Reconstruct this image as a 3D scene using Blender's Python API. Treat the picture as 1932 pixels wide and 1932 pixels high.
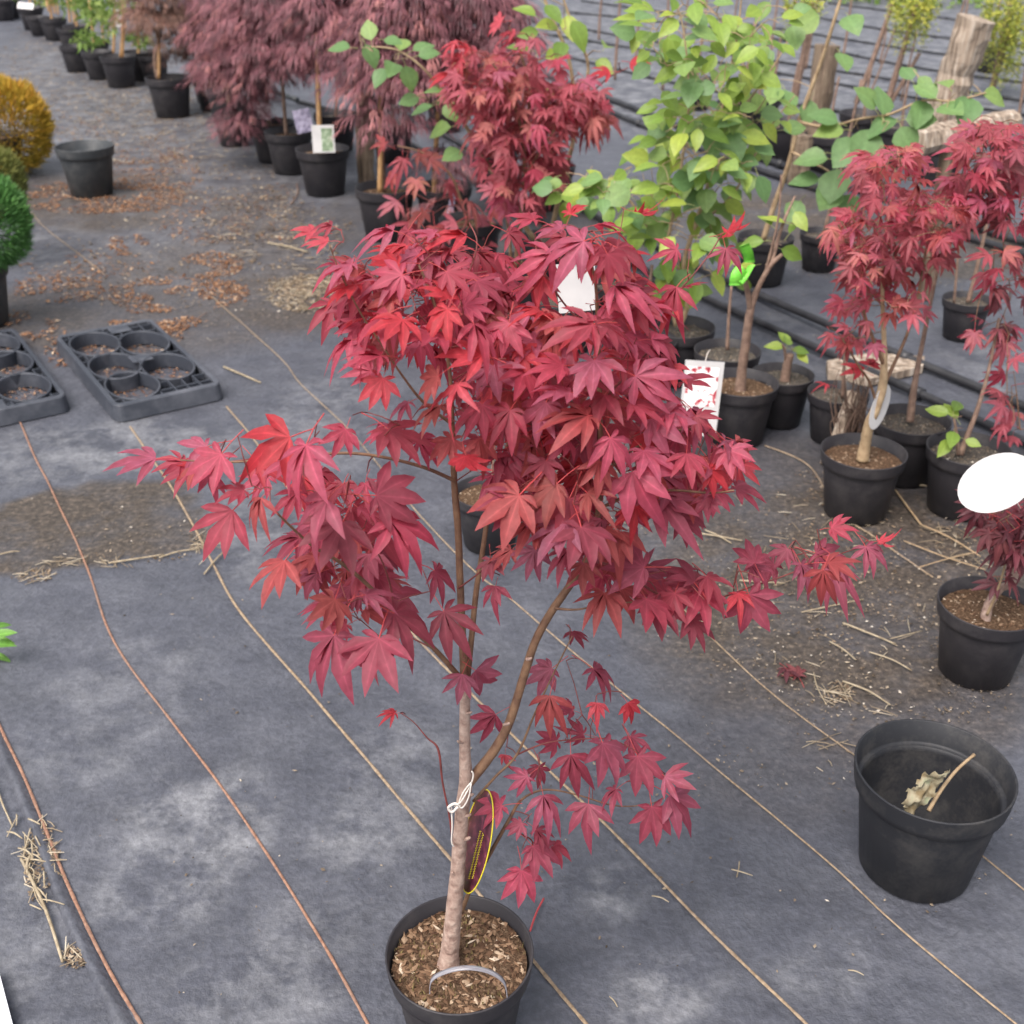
import bpy, math, random
from mathutils import Vector, Matrix, noise

# ------------------------------------------------------------------ camera, sky, sun, exposure
scene = bpy.context.scene
for o in list(bpy.data.objects):
    bpy.data.objects.remove(o)
R = math.radians
FOC, CAM_H, PITCH = 2222.0, 1.6, R(29)          # focal length in units of a 1932 wide picture
CP, SP = math.cos(PITCH), math.sin(PITCH)

cam_data = bpy.data.cameras.new('camera')
cam_data.sensor_fit = 'HORIZONTAL'
cam_data.sensor_width = 36.0
cam_data.lens = FOC / 1932 * 36.0
cam_data.clip_start = 0.05
cam_data.clip_end = 500
cam_data.dof.use_dof = True
cam_data.dof.focus_distance = 1.6
cam_data.dof.aperture_fstop = 7.5
cam = bpy.data.objects.new('camera', cam_data)
cam.location = (0, 0, CAM_H)
cam.rotation_euler = (R(90) - PITCH, 0, 0)
scene.collection.objects.link(cam)
scene.camera = cam

SUN_EL, SUN_AZ = R(58), R(215)                  # overcast: a broad soft sun behind the cloud
world = bpy.data.worlds.new('World')
scene.world = world
world.use_nodes = True
wn = world.node_tree
bg = wn.nodes['Background']
sky = wn.nodes.new('ShaderNodeTexSky')
sky.sky_type = 'NISHITA'
sky.sun_disc = False
sky.sun_elevation = SUN_EL
sky.sun_rotation = SUN_AZ
sky.air_density = 1.0
sky.dust_density = 5.0
sky.ozone_density = 1.0
hs = wn.nodes.new('ShaderNodeHueSaturation')
hs.inputs['Saturation'].default_value = 0.3
wn.links.new(sky.outputs[0], hs.inputs['Color'])
wn.links.new(hs.outputs[0], bg.inputs[0])
bg.inputs[1].default_value = 0.15

sun_data = bpy.data.lights.new('sun', 'SUN')
sun_data.energy = 1.5
sun_data.angle = R(35)
sun_data.color = (1.0, 0.9, 0.83)
sun = bpy.data.objects.new('sun', sun_data)
sun.rotation_euler = (R(90) - SUN_EL, 0, R(180) - SUN_AZ)
scene.collection.objects.link(sun)

scene.view_settings.view_transform = 'Standard'
scene.view_settings.look = 'None'
scene.view_settings.gamma = 1
scene.view_settings.use_curve_mapping = False
scene.view_settings.exposure = 0.85
scene.render.engine = 'CYCLES'
scene.cycles.max_bounces = 5
scene.cycles.diffuse_bounces = 2
scene.cycles.glossy_bounces = 2
scene.cycles.transmission_bounces = 3
scene.cycles.transparent_max_bounces = 4

rng = random.Random(7)
U = rng.uniform

# ------------------------------------------------------------------ geometry of the place
def ray(px, py):
    a, b = (px - 966) / FOC, -(py - 966) / FOC
    return Vector((a, CP + b * SP, -SP + b * CP))

def pt(px, py, Y):
    """the point on a line of sight that stands Y metres in front of the photographer"""
    r = ray(px, py)
    t = Y / r.y
    return Vector((r.x * t, Y, CAM_H + r.z * t))

def gr(px, py, z=0.0):
    """the point on the ground (or on the level z)"""
    r = ray(px, py)
    t = (z - CAM_H) / r.z
    return Vector((r.x * t, r.y * t, z))

def depth(p):
    return p.y * CP + (CAM_H - p.z) * SP

def proj(p):
    zc = depth(p)
    up = p.y * SP + (p.z - CAM_H) * CP
    return 966 + FOC * p.x / zc, 966 - FOC * up / zc

CAM_DOWN = Vector((0, -SP, -CP))

# ------------------------------------------------------------------ mesh helpers
class MB:
    def __init__(self):
        self.v, self.f, self.m, self.r = [], [], [], []
        self.rib = None

    def face(self, idx, m=0, r=0.5):
        self.f.append(idx); self.m.append(m); self.r.append(r)

    def tube(self, pts, rads, n=6, m=0, cap=True, r=0.5):
        base = len(self.v)
        pts = [Vector(p) for p in pts]
        prev = None
        for i, p in enumerate(pts):
            a = pts[max(i - 1, 0)]; b = pts[min(i + 1, len(pts) - 1)]
            d = (b - a)
            d = d.normalized() if d.length > 1e-9 else Vector((0, 0, 1))
            if prev is None:
                prev = d.orthogonal().normalized()
            u = prev - d * prev.dot(d)
            if u.length < 1e-6:
                u = d.orthogonal()
            u.normalize(); prev = u
            w = d.cross(u)
            for k in range(n):
                t = 2 * math.pi * k / n
                self.v.append(p + (u * math.cos(t) + w * math.sin(t)) * rads[i])
        for i in range(len(pts) - 1):
            for k in range(n):
                k2 = (k + 1) % n
                self.face((base + i * n + k, base + i * n + k2, base + (i + 1) * n + k2, base + (i + 1) * n + k), m, r)
        if cap:
            self.face(tuple(base + k for k in range(n))[::-1], m, r)
            e = base + (len(pts) - 1) * n
            self.face(tuple(e + k for k in range(n)), m, r)
        return self

    def box(self, c, ax, ay, az, m=0, r=0.5):
        """box with centre c and half-axes"""
        b = len(self.v)
        for sz in (-1, 1):
            for sx, sy in ((-1, -1), (1, -1), (1, 1), (-1, 1)):
                self.v.append(c + ax * sx + ay * sy + az * sz)
        for q in ((3, 2, 1, 0), (4, 5, 6, 7), (0, 1, 5, 4), (1, 2, 6, 5), (2, 3, 7, 6), (3, 0, 4, 7)):
            self.face(tuple(b + i for i in q), m, r)
        return self

    def lathe(self, prof, n=36, c=Vector((0, 0, 0)), m=0):
        b = len(self.v)
        for (rr, z) in prof:
            for k in range(n):
                t = 2 * math.pi * k / n
                self.v.append(c + Vector((rr * math.cos(t), rr * math.sin(t), z)))
        for i in range(len(prof) - 1):
            for k in range(n):
                k2 = (k + 1) % n
                self.face((b + i * n + k, b + i * n + k2, b + (i + 1) * n + k2, b + (i + 1) * n + k), m)
        return self

    def tri(self, a, b, c, m=0, r=0.5):
        i = len(self.v)
        self.v += [a, b, c]
        self.face((i, i + 1, i + 2), m, r)

    def mesh(self, name, mats, smooth=True, origin=None):
        me = bpy.data.meshes.new(name)
        vs = self.v if origin is None else [Vector(p) - origin for p in self.v]
        me.from_pydata([tuple(p) for p in vs], [], self.f)
        for mt in (mats if isinstance(mats, (list, tuple)) else [mats]):
            me.materials.append(mt)
        me.polygons.foreach_set('material_index', self.m)
        me.polygons.foreach_set('use_smooth', [smooth] * len(self.f))
        at = me.attributes.new('rnd', 'FLOAT', 'FACE')
        at.data.foreach_set('value', self.r)
        if self.rib:
            ab = me.attributes.new('rib', 'FLOAT', 'POINT')
            ab.data.foreach_set('value', self.rib + [0.0] * (len(self.v) - len(self.rib)))
        me.update()
        return me

def link(o):
    scene.collection.objects.link(o)
    return o

def tag(o, label=None, cat=None, group=None, kind=None):
    if label: o['label'] = label
    if cat: o['category'] = cat
    if group: o['group'] = group
    if kind: o['kind'] = kind
    return o

def thing(name, label, cat, loc, group=None):
    o = bpy.data.objects.new(name, None)
    o.empty_display_size = 0.05
    o.location = loc
    link(o)
    return tag(o, label, cat, group)

def part(name, mb, mats, parent=None, smooth=True, loc=None):
    """mesh part from world-space builder; origin at the parent (or loc)"""
    org = Vector(parent.location) if parent is not None and parent.parent is None else Vector((0, 0, 0))
    if parent is not None and parent.parent is not None:
        org = Vector(parent.parent.location) + Vector(parent.location)
    if parent is None:
        org = Vector(loc) if loc is not None else Vector((0, 0, 0))
    o = bpy.data.objects.new(name, mb.mesh(name, mats, smooth, org))
    link(o)
    if parent is not None:
        o.parent = parent
    else:
        o.location = org
    return o

# ------------------------------------------------------------------ materials
def new_mat(name):
    m = bpy.data.materials.new(name)
    m.use_nodes = True
    nt = m.node_tree
    return m, nt, nt.nodes['Principled BSDF']

def ramp(nt, stops):
    r = nt.nodes.new('ShaderNodeValToRGB')
    el = r.color_ramp.elements
    while len(el) < len(stops):
        el.new(0.5)
    for e, (p, c) in zip(el, stops):
        e.position = p
        e.color = (c[0], c[1], c[2], 1)
    return r

def tex_noise(nt, scale, detail=4, rough=0.6, coord='Object'):
    tc = nt.nodes.new('ShaderNodeTexCoord')
    n = nt.nodes.new('ShaderNodeTexNoise')
    n.inputs['Scale'].default_value = scale
    n.inputs['Detail'].default_value = detail
    n.inputs['Roughness'].default_value = rough
    nt.links.new(tc.outputs[coord], n.inputs['Vector'])
    return n

def add_bump(nt, b, src, strength, dist):
    bp = nt.nodes.new('ShaderNodeBump')
    bp.inputs['Strength'].default_value = strength
    bp.inputs['Distance'].default_value = dist
    nt.links.new(src, bp.inputs['Height'])
    nt.links.new(bp.outputs[0], b.inputs['Normal'])

def noise_mat(name, stops, scale=20, rough=0.7, bump=0.3, bdist=0.002, spec=0.4, detail=5):
    m, nt, b = new_mat(name)
    n = tex_noise(nt, scale, detail)
    r = ramp(nt, stops)
    nt.links.new(n.outputs['Fac'], r.inputs[0])
    nt.links.new(r.outputs[0], b.inputs['Base Color'])
    b.inputs['Roughness'].default_value = rough
    b.inputs['Specular IOR Level'].default_value = spec
    if bump:
        add_bump(nt, b, n.outputs['Fac'], bump, bdist)
    return m

def rnd_mat(name, stops, rough=0.7, spec=0.3, transl=0.0, tcol=None, noise_scale=None):
    """colour by the per-face random value (flakes, needles, leaflets)"""
    m, nt, b = new_mat(name)
    a = nt.nodes.new('ShaderNodeAttribute'); a.attribute_name = 'rnd'
    r = ramp(nt, stops)
    src = a.outputs['Fac']
    if noise_scale:
        n = tex_noise(nt, noise_scale, 3)
        mx = nt.nodes.new('ShaderNodeMath'); mx.operation = 'MULTIPLY_ADD'
        nt.links.new(n.outputs['Fac'], mx.inputs[0]); mx.inputs[1].default_value = 0.9
        sb = nt.nodes.new('ShaderNodeMath'); sb.operation = 'SUBTRACT'
        nt.links.new(src, sb.inputs[0]); sb.inputs[1].default_value = 0.45
        nt.links.new(sb.outputs[0], mx.inputs[2])
        src = mx.outputs[0]
    nt.links.new(src, r.inputs[0])
    nt.links.new(r.outputs[0], b.inputs['Base Color'])
    b.inputs['Roughness'].default_value = rough
    b.inputs['Specular IOR Level'].default_value = spec
    if transl:
        t = nt.nodes.new('ShaderNodeBsdfTranslucent')
        nt.links.new(r.outputs[0], t.inputs[0])
        mix = nt.nodes.new('ShaderNodeMixShader'); mix.inputs[0].default_value = transl
        nt.links.new(b.outputs[0], mix.inputs[1]); nt.links.new(t.outputs[0], mix.inputs[2])
        nt.links.new(mix.outputs[0], nt.nodes['Material Output'].inputs[0])
    return m

def leaf_mat(name, stops, tcol, rough=0.45, spec=0.5, transl=0.3, rib=1.7, grain=60):
    """leaf blade: colour by plant-to-plant and leaf-to-leaf variation, paler ribs, light shining through"""
    m, nt, b = new_mat(name)
    oi = nt.nodes.new('ShaderNodeObjectInfo')
    n = tex_noise(nt, 2.2, 1)
    mx = nt.nodes.new('ShaderNodeMath'); mx.operation = 'MULTIPLY_ADD'
    mx.inputs[1].default_value = 0.5
    ad = nt.nodes.new('ShaderNodeMath'); ad.operation = 'MULTIPLY_ADD'
    ad.inputs[1].default_value = 0.9; ad.inputs[2].default_value = -0.2
    nt.links.new(oi.outputs['Random'], ad.inputs[0])
    nt.links.new(n.outputs['Fac'], mx.inputs[0]); nt.links.new(ad.outputs[0], mx.inputs[2])
    r = ramp(nt, stops)
    nt.links.new(mx.outputs[0], r.inputs[0])
    at = nt.nodes.new('ShaderNodeAttribute'); at.attribute_name = 'rib'
    pw = nt.nodes.new('ShaderNodeMath'); pw.operation = 'POWER'; pw.inputs[1].default_value = 9
    nt.links.new(at.outputs['Fac'], pw.inputs[0])
    hv = nt.nodes.new('ShaderNodeHueSaturation')
    vm = nt.nodes.new('ShaderNodeMath'); vm.operation = 'MULTIPLY_ADD'
    vm.inputs[1].default_value = rib - 1; vm.inputs[2].default_value = 1
    nt.links.new(pw.outputs[0], vm.inputs[0])
    ng = tex_noise(nt, 7, 2, 0.7)
    gm = nt.nodes.new('ShaderNodeMath'); gm.operation = 'MULTIPLY_ADD'; gm.inputs[1].default_value = 0.9; gm.inputs[2].default_value = 0.55
    gx = nt.nodes.new('ShaderNodeMath'); gx.operation = 'MULTIPLY'
    nt.links.new(ng.outputs['Fac'], gm.inputs[0]); nt.links.new(gm.outputs[0], gx.inputs[0]); nt.links.new(vm.outputs[0], gx.inputs[1])
    nt.links.new(gx.outputs[0], hv.inputs['Value'])
    nt.links.new(r.outputs[0], hv.inputs['Color'])
    nt.links.new(hv.outputs[0], b.inputs['Base Color'])
    b.inputs['Roughness'].default_value = rough
    b.inputs['Specular IOR Level'].default_value = spec
    t = nt.nodes.new('ShaderNodeBsdfTranslucent')
    t.inputs[0].default_value = (*tcol, 1)
    mix = nt.nodes.new('ShaderNodeMixShader'); mix.inputs[0].default_value = transl
    nt.links.new(b.outputs[0], mix.inputs[1]); nt.links.new(t.outputs[0], mix.inputs[2])
    nt.links.new(mix.outputs[0], nt.nodes['Material Output'].inputs[0])
    return m

def plain(name, col, rough=0.6, spec=0.4):
    m, nt, b = new_mat(name)
    b.inputs['Base Color'].default_value = (*col, 1)
    b.inputs['Roughness'].default_value = rough
    b.inputs['Specular IOR Level'].default_value = spec
    return m

M = {}
# black plastic of the pots: scuffed, a little dust
def pot_mat(name, dark, dust, amt):
    m, nt, b = new_mat(name)
    n = tex_noise(nt, 3.5, 4, 0.65)
    n2 = tex_noise(nt, 40, 2)
    r = ramp(nt, [(0.45, dark), (0.8, dust)])
    mul = nt.nodes.new('ShaderNodeMath'); mul.operation = 'MULTIPLY_ADD'
    mul.inputs[1].default_value = amt; 
    nt.links.new(n2.outputs['Fac'], mul.inputs[0]); nt.links.new(n.outputs['Fac'], mul.inputs[2])
    sub = nt.nodes.new('ShaderNodeMath'); sub.operation = 'SUBTRACT'; sub.inputs[1].default_value = amt * 0.5
    nt.links.new(mul.outputs[0], sub.inputs[0])
    nt.links.new(sub.outputs[0], r.inputs[0])
    nt.links.new(r.outputs[0], b.inputs['Base Color'])
    b.inputs['Roughness'].default_value = 0.5
    b.inputs['Specular IOR Level'].default_value = 0.35
    return m
M['pot'] = pot_mat('black_plastic', (0.027, 0.025, 0.029), (0.06, 0.055, 0.056), 0.25)
M['pot_dusty'] = pot_mat('dusty_black_plastic', (0.02, 0.021, 0.025), (0.06, 0.057, 0.055), 0.35)
M['pot_grey'] = pot_mat('faded_grey_plastic', (0.04, 0.045, 0.05), (0.10, 0.10, 0.10), 0.35)
M['tray'] = pot_mat('tray_plastic', (0.04, 0.045, 0.058), (0.12, 0.125, 0.145), 0.3)
M['pipe'] = noise_mat('pipe_plastic', [(0.3, (0.012, 0.012, 0.015)), (0.8, (0.05, 0.05, 0.055))], 12, 0.4, 0.05)
M['soil'] = noise_mat('potting_soil', [(0.3, (0.05, 0.03, 0.02)), (0.5, (0.13, 0.08, 0.05)), (0.75, (0.27, 0.185, 0.12))], 38, 0.95, 0.8, 0.02, 0.1, 8)
M['soil_grey'] = noise_mat('gravelly_soil', [(0.3, (0.05, 0.045, 0.04)), (0.55, (0.13, 0.115, 0.1)), (0.8, (0.33, 0.3, 0.27))], 45, 0.95, 0.8, 0.02, 0.1, 8)
M['chips'] = rnd_mat('bark_flakes', [(0.0, (0.06, 0.032, 0.02)), (0.45, (0.17, 0.10, 0.06)), (0.82, (0.27, 0.175, 0.11)), (0.95, (0.4, 0.3, 0.21)), (1.0, (0.55, 0.46, 0.36))], 0.9, 0.15)
M['grit'] = rnd_mat('pale_grit', [(0.0, (0.05, 0.04, 0.03)), (0.5, (0.17, 0.13, 0.095)), (0.88, (0.33, 0.27, 0.20)), (1.0, (0.62, 0.57, 0.5))], 0.9, 0.15)
M['brown'] = rnd_mat('brown_litter', [(0.0, (0.07, 0.03, 0.016)), (0.5, (0.2, 0.095, 0.05)), (0.9, (0.34, 0.2, 0.12)), (1.0, (0.5, 0.38, 0.27))], 0.9, 0.15)
M['tan'] = rnd_mat('tan_crumbs', [(0.0, (0.05, 0.036, 0.025)), (0.4, (0.15, 0.105, 0.07)), (0.8, (0.28, 0.21, 0.145)), (1.0, (0.42, 0.35, 0.26))], 0.9, 0.15)
M['straw'] = noise_mat('dry_straw', [(0.3, (0.2, 0.15, 0.09)), (0.7, (0.44, 0.37, 0.26))], 60, 0.75, 0.3, 0.003)
M['straw_litter'] = rnd_mat('straw_bits', [(0, (0.16, 0.12, 0.08)), (0.6, (0.32, 0.26, 0.18)), (1, (0.52, 0.46, 0.36))], 0.85, 0.2)
M['bark'] = noise_mat('maple_bark', [(0.3, (0.2, 0.125, 0.1)), (0.5, (0.36, 0.25, 0.205)), (0.7, (0.48, 0.36, 0.30))], 75, 0.75, 0.7, 0.006, 0.3, 6)
M['bark_up'] = noise_mat('young_maple_bark', [(0.3, (0.11, 0.055, 0.035)), (0.7, (0.24, 0.14, 0.08))], 60, 0.6, 0.3, 0.003)
M['twig'] = noise_mat('red_twig', [(0.3, (0.10, 0.022, 0.02)), (0.7, (0.24, 0.055, 0.05))], 60, 0.55, 0.1)
M['stem_tan'] = noise_mat('tan_stem', [(0.3, (0.24, 0.16, 0.09)), (0.7, (0.45, 0.33, 0.2))], 40, 0.7, 0.3, 0.003)
M['stem_brown'] = noise_mat('brown_stem', [(0.3, (0.13, 0.08, 0.06)), (0.7, (0.3, 0.2, 0.15))], 40, 0.75, 0.3, 0.003)
M['bamboo'] = noise_mat('bamboo_cane', [(0.3, (0.34, 0.18, 0.07)), (0.7, (0.6, 0.37, 0.18))], 18, 0.5, 0.1)
M['card'] = noise_mat('white_card', [(0.3, (0.5, 0.49, 0.49)), (0.8, (0.62, 0.61, 0.6))], 14, 0.4, 0.0)
M['string'] = plain('white_string', (0.72, 0.66, 0.6), 0.8)
M['yellow'] = plain('yellow_print', (0.62, 0.52, 0.03), 0.5)
M['neon'] = noise_mat('neon_tape', [(0.3, (0.13, 0.48, 0.05)), (0.7, (0.22, 0.68, 0.07))], 60, 0.5, 0.3)
M['white'] = noise_mat('white_board', [(0.3, (0.7, 0.73, 0.78)), (0.8, (0.8, 0.83, 0.86))], 12, 0.5, 0.05)

def wood_mat(name, a, b_, c):
    m, nt, b = new_mat(name)
    tc = nt.nodes.new('ShaderNodeTexCoord')
    mp = nt.nodes.new('ShaderNodeMapping'); mp.inputs['Scale'].default_value = (26, 26, 2.2)
    n = nt.nodes.new('ShaderNodeTexNoise'); n.inputs['Scale'].default_value = 1.6; n.inputs['Detail'].default_value = 6
    nt.links.new(tc.outputs['Object'], mp.inputs[0]); nt.links.new(mp.outputs[0], n.inputs['Vector'])
    r = ramp(nt, [(0.3, a), (0.5, b_), (0.72, c)])
    nt.links.new(n.outputs['Fac'], r.inputs[0]); nt.links.new(r.outputs[0], b.inputs['Base Color'])
    b.inputs['Roughness'].default_value = 0.9
    add_bump(nt, b, n.outputs['Fac'], 0.8, 0.02)
    return m
M['wood'] = wood_mat('weathered_wood', (0.12, 0.085, 0.06), (0.32, 0.25, 0.19), (0.55, 0.47, 0.39))
M['wood_dark'] = wood_mat('dark_wood', (0.06, 0.042, 0.03), (0.16, 0.115, 0.08), (0.3, 0.23, 0.16))  # the same wood grain in darker browns
M['thread'] = None

# woven marker thread: orange-tan with a fine beaded twist
def thread_mat(name, a, b_):
    m, nt, b = new_mat(name)
    n = tex_noise(nt, 120, 2)
    n2 = tex_noise(nt, 3.0, 3)
    r = ramp(nt, [(0.35, a), (0.65, b_)])
    nt.links.new(n.outputs['Fac'], r.inputs[0])
    mix = nt.nodes.new('ShaderNodeMixRGB'); mix.inputs[2].default_value = (0.17, 0.13, 0.11, 1)
    r2 = ramp(nt, [(0.5, (0, 0, 0)), (0.75, (0.7, 0.7, 0.7))])
    nt.links.new(n2.outputs['Fac'], r2.inputs[0]); nt.links.new(r2.outputs[0], mix.inputs[0])
    nt.links.new(r.outputs[0], mix.inputs[1]); nt.links.new(mix.outputs[0], b.inputs['Base Color'])
    b.inputs['Roughness'].default_value = 0.85
    return m
M['thread_o'] = thread_mat('orange_thread', (0.2, 0.10, 0.065), (0.32, 0.18, 0.12))
M['thread_t'] = thread_mat('tan_thread', (0.2, 0.14, 0.085), (0.34, 0.255, 0.17))

# leaves
PURPLE = [(0.0, (0.21, 0.042, 0.058)), (0.3, (0.33, 0.043, 0.072)), (0.6, (0.38, 0.062, 0.106)), (0.85, (0.32, 0.084, 0.136)), (1.0, (0.27, 0.055, 0.085))]
M['maple'] = leaf_mat('maple_leaf_crimson', PURPLE, (0.62, 0.055, 0.095), 0.58, 0.45, 0.42)
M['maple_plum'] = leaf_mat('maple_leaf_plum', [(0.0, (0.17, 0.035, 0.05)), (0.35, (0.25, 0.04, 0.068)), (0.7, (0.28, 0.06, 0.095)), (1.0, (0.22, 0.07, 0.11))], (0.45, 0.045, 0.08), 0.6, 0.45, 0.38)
M['maple_hot'] = leaf_mat('maple_leaf_bright_red', [(0.1, (0.36, 0.025, 0.036)), (0.6, (0.43, 0.045, 0.062)), (1, (0.44, 0.075, 0.10))], (0.62, 0.045, 0.06), 0.6, 0.4, 0.4)  # bright red leaves; for backlit ones the glow is put into the colour
M['maple_rust'] = leaf_mat('maple_leaf_rust', [(0.0, (0.18, 0.046, 0.04)), (0.5, (0.28, 0.048, 0.052)), (1, (0.31, 0.062, 0.06))], (0.48, 0.055, 0.06), 0.6, 0.4, 0.34)
M['maple_dark'] = leaf_mat('maple_leaf_dark', [(0.0, (0.07, 0.022, 0.028)), (0.6, (0.14, 0.03, 0.042)), (1, (0.17, 0.05, 0.05))], (0.25, 0.04, 0.04), 0.5, 0.35, 0.2)
M['maple_far'] = leaf_mat('maple_leaf_red', [(0.0, (0.22, 0.058, 0.068)), (0.35, (0.35, 0.068, 0.09)), (0.7, (0.33, 0.092, 0.125)), (0.9, (0.40, 0.12, 0.11)), (1.0, (0.31, 0.135, 0.09))], (0.5, 0.08, 0.09), 0.62, 0.42, 0.38)
M['stalk'] = plain('leaf_stalk_red', (0.42, 0.05, 0.055), 0.5)
M['green'] = leaf_mat('green_leaf', [(0.0, (0.10, 0.175, 0.035)), (0.35, (0.165, 0.265, 0.048)), (0.7, (0.24, 0.335, 0.06)), (1.0, (0.33, 0.385, 0.065))], (0.32, 0.43, 0.05), 0.45, 0.4, 0.3, 1.25)
M['green_blue'] = leaf_mat('blue_green_leaf', [(0.0, (0.09, 0.18, 0.065)), (0.5, (0.145, 0.25, 0.09)), (1.0, (0.22, 0.31, 0.075))], (0.22, 0.34, 0.07), 0.5, 0.4, 0.25, 1.25)
M['stalk_green'] = plain('leaf_stalk_green', (0.3, 0.32, 0.12), 0.6)
M['lace'] = rnd_mat('laceleaf', [(0.0, (0.055, 0.024, 0.028)), (0.4, (0.16, 0.06, 0.075)), (0.8, (0.3, 0.115, 0.135)), (1.0, (0.44, 0.18, 0.17))], 0.55, 0.4, 0.12, None, 3.0)
M['lace_brown'] = rnd_mat('brown_laceleaf', [(0.0, (0.09, 0.05, 0.035)), (0.5, (0.2, 0.11, 0.085)), (1.0, (0.33, 0.17, 0.13))], 0.6, 0.3, 0.2, None, 3.0)
M['gold'] = rnd_mat('golden_needles', [(0.0, (0.16, 0.15, 0.02)), (0.45, (0.36, 0.25, 0.03)), (0.8, (0.58, 0.36, 0.05)), (1.0, (0.62, 0.33, 0.06))], 0.6, 0.3, 0.2)
M['box'] = rnd_mat('box_needles', [(0.0, (0.035, 0.10, 0.025)), (0.5, (0.075, 0.2, 0.05)), (1.0, (0.17, 0.36, 0.10))], 0.5, 0.4, 0.15)
M['olive'] = rnd_mat('olive_needles', [(0.0, (0.07, 0.08, 0.025)), (0.5, (0.14, 0.16, 0.04)), (1.0, (0.24, 0.24, 0.07))], 0.6, 0.3, 0.15)
M['catkin'] = rnd_mat('yellow_green_racemes', [(0.0, (0.17, 0.23, 0.04)), (0.5, (0.3, 0.34, 0.06)), (1.0, (0.5, 0.45, 0.07))], 0.6, 0.3, 0.25)
M['bamboo_leaf'] = rnd_mat('narrow_green_leaves', [(0.0, (0.08, 0.14, 0.03)), (0.5, (0.17, 0.27, 0.06)), (1.0, (0.32, 0.4, 0.12))], 0.6, 0.3, 0.25)
M['weed'] = leaf_mat('weed_leaf', [(0.0, (0.10, 0.24, 0.04)), (1.0, (0.2, 0.38, 0.07))], (0.3, 0.5, 0.05), 0.45, 0.4, 0.25)
M['moss'] = rnd_mat('moss', [(0.0, (0.09, 0.075, 0.03)), (1.0, (0.26, 0.2, 0.09))], 0.9, 0.1)

# ------------------------------------------------------------------ the ground sheet
def axis(lo, hi, step, far):
    a = [-far, -far * 0.6] if lo < 0 else [-far]
    x = lo
    while x < hi + 1e-6:
        a.append(x); x += step
    return a + [hi + 8, far]
xs = axis(-7.5, 7.5, 0.045, 90)
ys = axis(0.3, 15.0, 0.04, 90)
ELL_DIRT = [  # stained patches, as (centre, half width, half height) over the ground seen in the photograph, strength
    (1620, 1120, 400, 240, 0.95), (1480, 1180, 280, 180, 0.7), (1800, 1000, 260, 160, 0.75), (1700, 1330, 260, 130, 0.6),
    (1550, 930, 240, 110, 0.5), (1150, 900, 260, 160, 0.55), 
    (330, 560, 260, 110, 0.6), (200, 380, 190, 60, 0.8), (330, 300, 160, 120, 0.25), (150, 150, 160, 110, 0.25),
    (560, 560, 160, 70, 0.8), (480, 430, 120, 80, 0.6), (60, 600, 140, 60, 0.7), (1750, 470, 260, 60, 0.9), (1480, 420, 180, 60, 0.9), (1150, 420, 160, 60, 0.7), (900, 440, 120, 60, 0.6), (350, 400, 260, 200, 0.25),
    (300, 210, 200, 60, 0.25), (480, 330, 120, 40, 0.3), (1500, 1420, 240, 140, 0.25), (700, 420, 120, 60, 0.5)]
ELL_PALE = [(230, 180, 260, 130, 0.75), (450, 330, 200, 120, 0.5), (300, 450, 250, 90, 0.5), (1500, 150, 480, 130, 0.9), (1200, 60, 300, 60, 0.9), (1750, 80, 260, 90, 0.9), (1500, 640, 120, 60, 0.3), (1880, 700, 120, 60, 0.35), (100, 230, 90, 30, 0.5), (280, 440, 120, 30, 0.5), (330, 1590, 110, 130, 0.9), (440, 1540, 70, 90, 1.0), (300, 1690, 120, 60, 0.8), (480, 1870, 160, 80, 0.7), (740, 1480, 120, 120, 0.45),  # first entries lighten the aisle; far-bed ones paint in grazing sky sheen
    (690, 1580, 80, 70, 0.8), (1260, 1870, 90, 70, 0.9), (1150, 1690, 70, 50, 0.8), (560, 1760, 110, 70, 0.5), (280, 840, 180, 50, 0.8), (90, 860, 120, 60, 0.6),
    (470, 1000, 110, 90, 0.55), (620, 800, 120, 90, 0.45), (1540, 1840, 80, 60, 0.5), (130, 1420, 120, 60, 0.4), (420, 500, 180, 60, 0.35), (60, 450, 90, 50, 0.5),
    (1690, 1140, 120, 60, 0.4), (250, 1300, 160, 100, 0.3), (60, 1720, 60, 80, 0.6), (10, 1900, 60, 80, 0.7)]
BAND = [(-80, 990), (60, 930), (200, 900), (330, 905), (385, 960), (395, 1032), (250, 1055), (130, 1072), (-80, 1095)]
def in_band(px, py):
    c = False
    n = len(BAND)
    for i in range(n):
        (x1, y1), (x2, y2) = BAND[i], BAND[(i + 1) % n]
        if (y1 > py) != (y2 > py) and px < (x2 - x1) * (py - y1) / (y2 - y1) + x1:
            c = not c
    return c
def soft(px, py, ells):
    s = 0.0
    if ells is ELL_DIRT and px < 420 and 880 < py < 1110 and in_band(px + 14 * noise.noise(Vector((px * .02, py * .02, 0))), py):
        s = 1.0
    for (cx, cy, rx, ry, a) in ells:
        d = ((px - cx) / rx) ** 2 + ((py - cy) / ry) ** 2
        if d < 1.6:
            s = max(s, a * min(1.0, max(0.0, (1.35 - d) / 0.7)))
    return s
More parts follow.
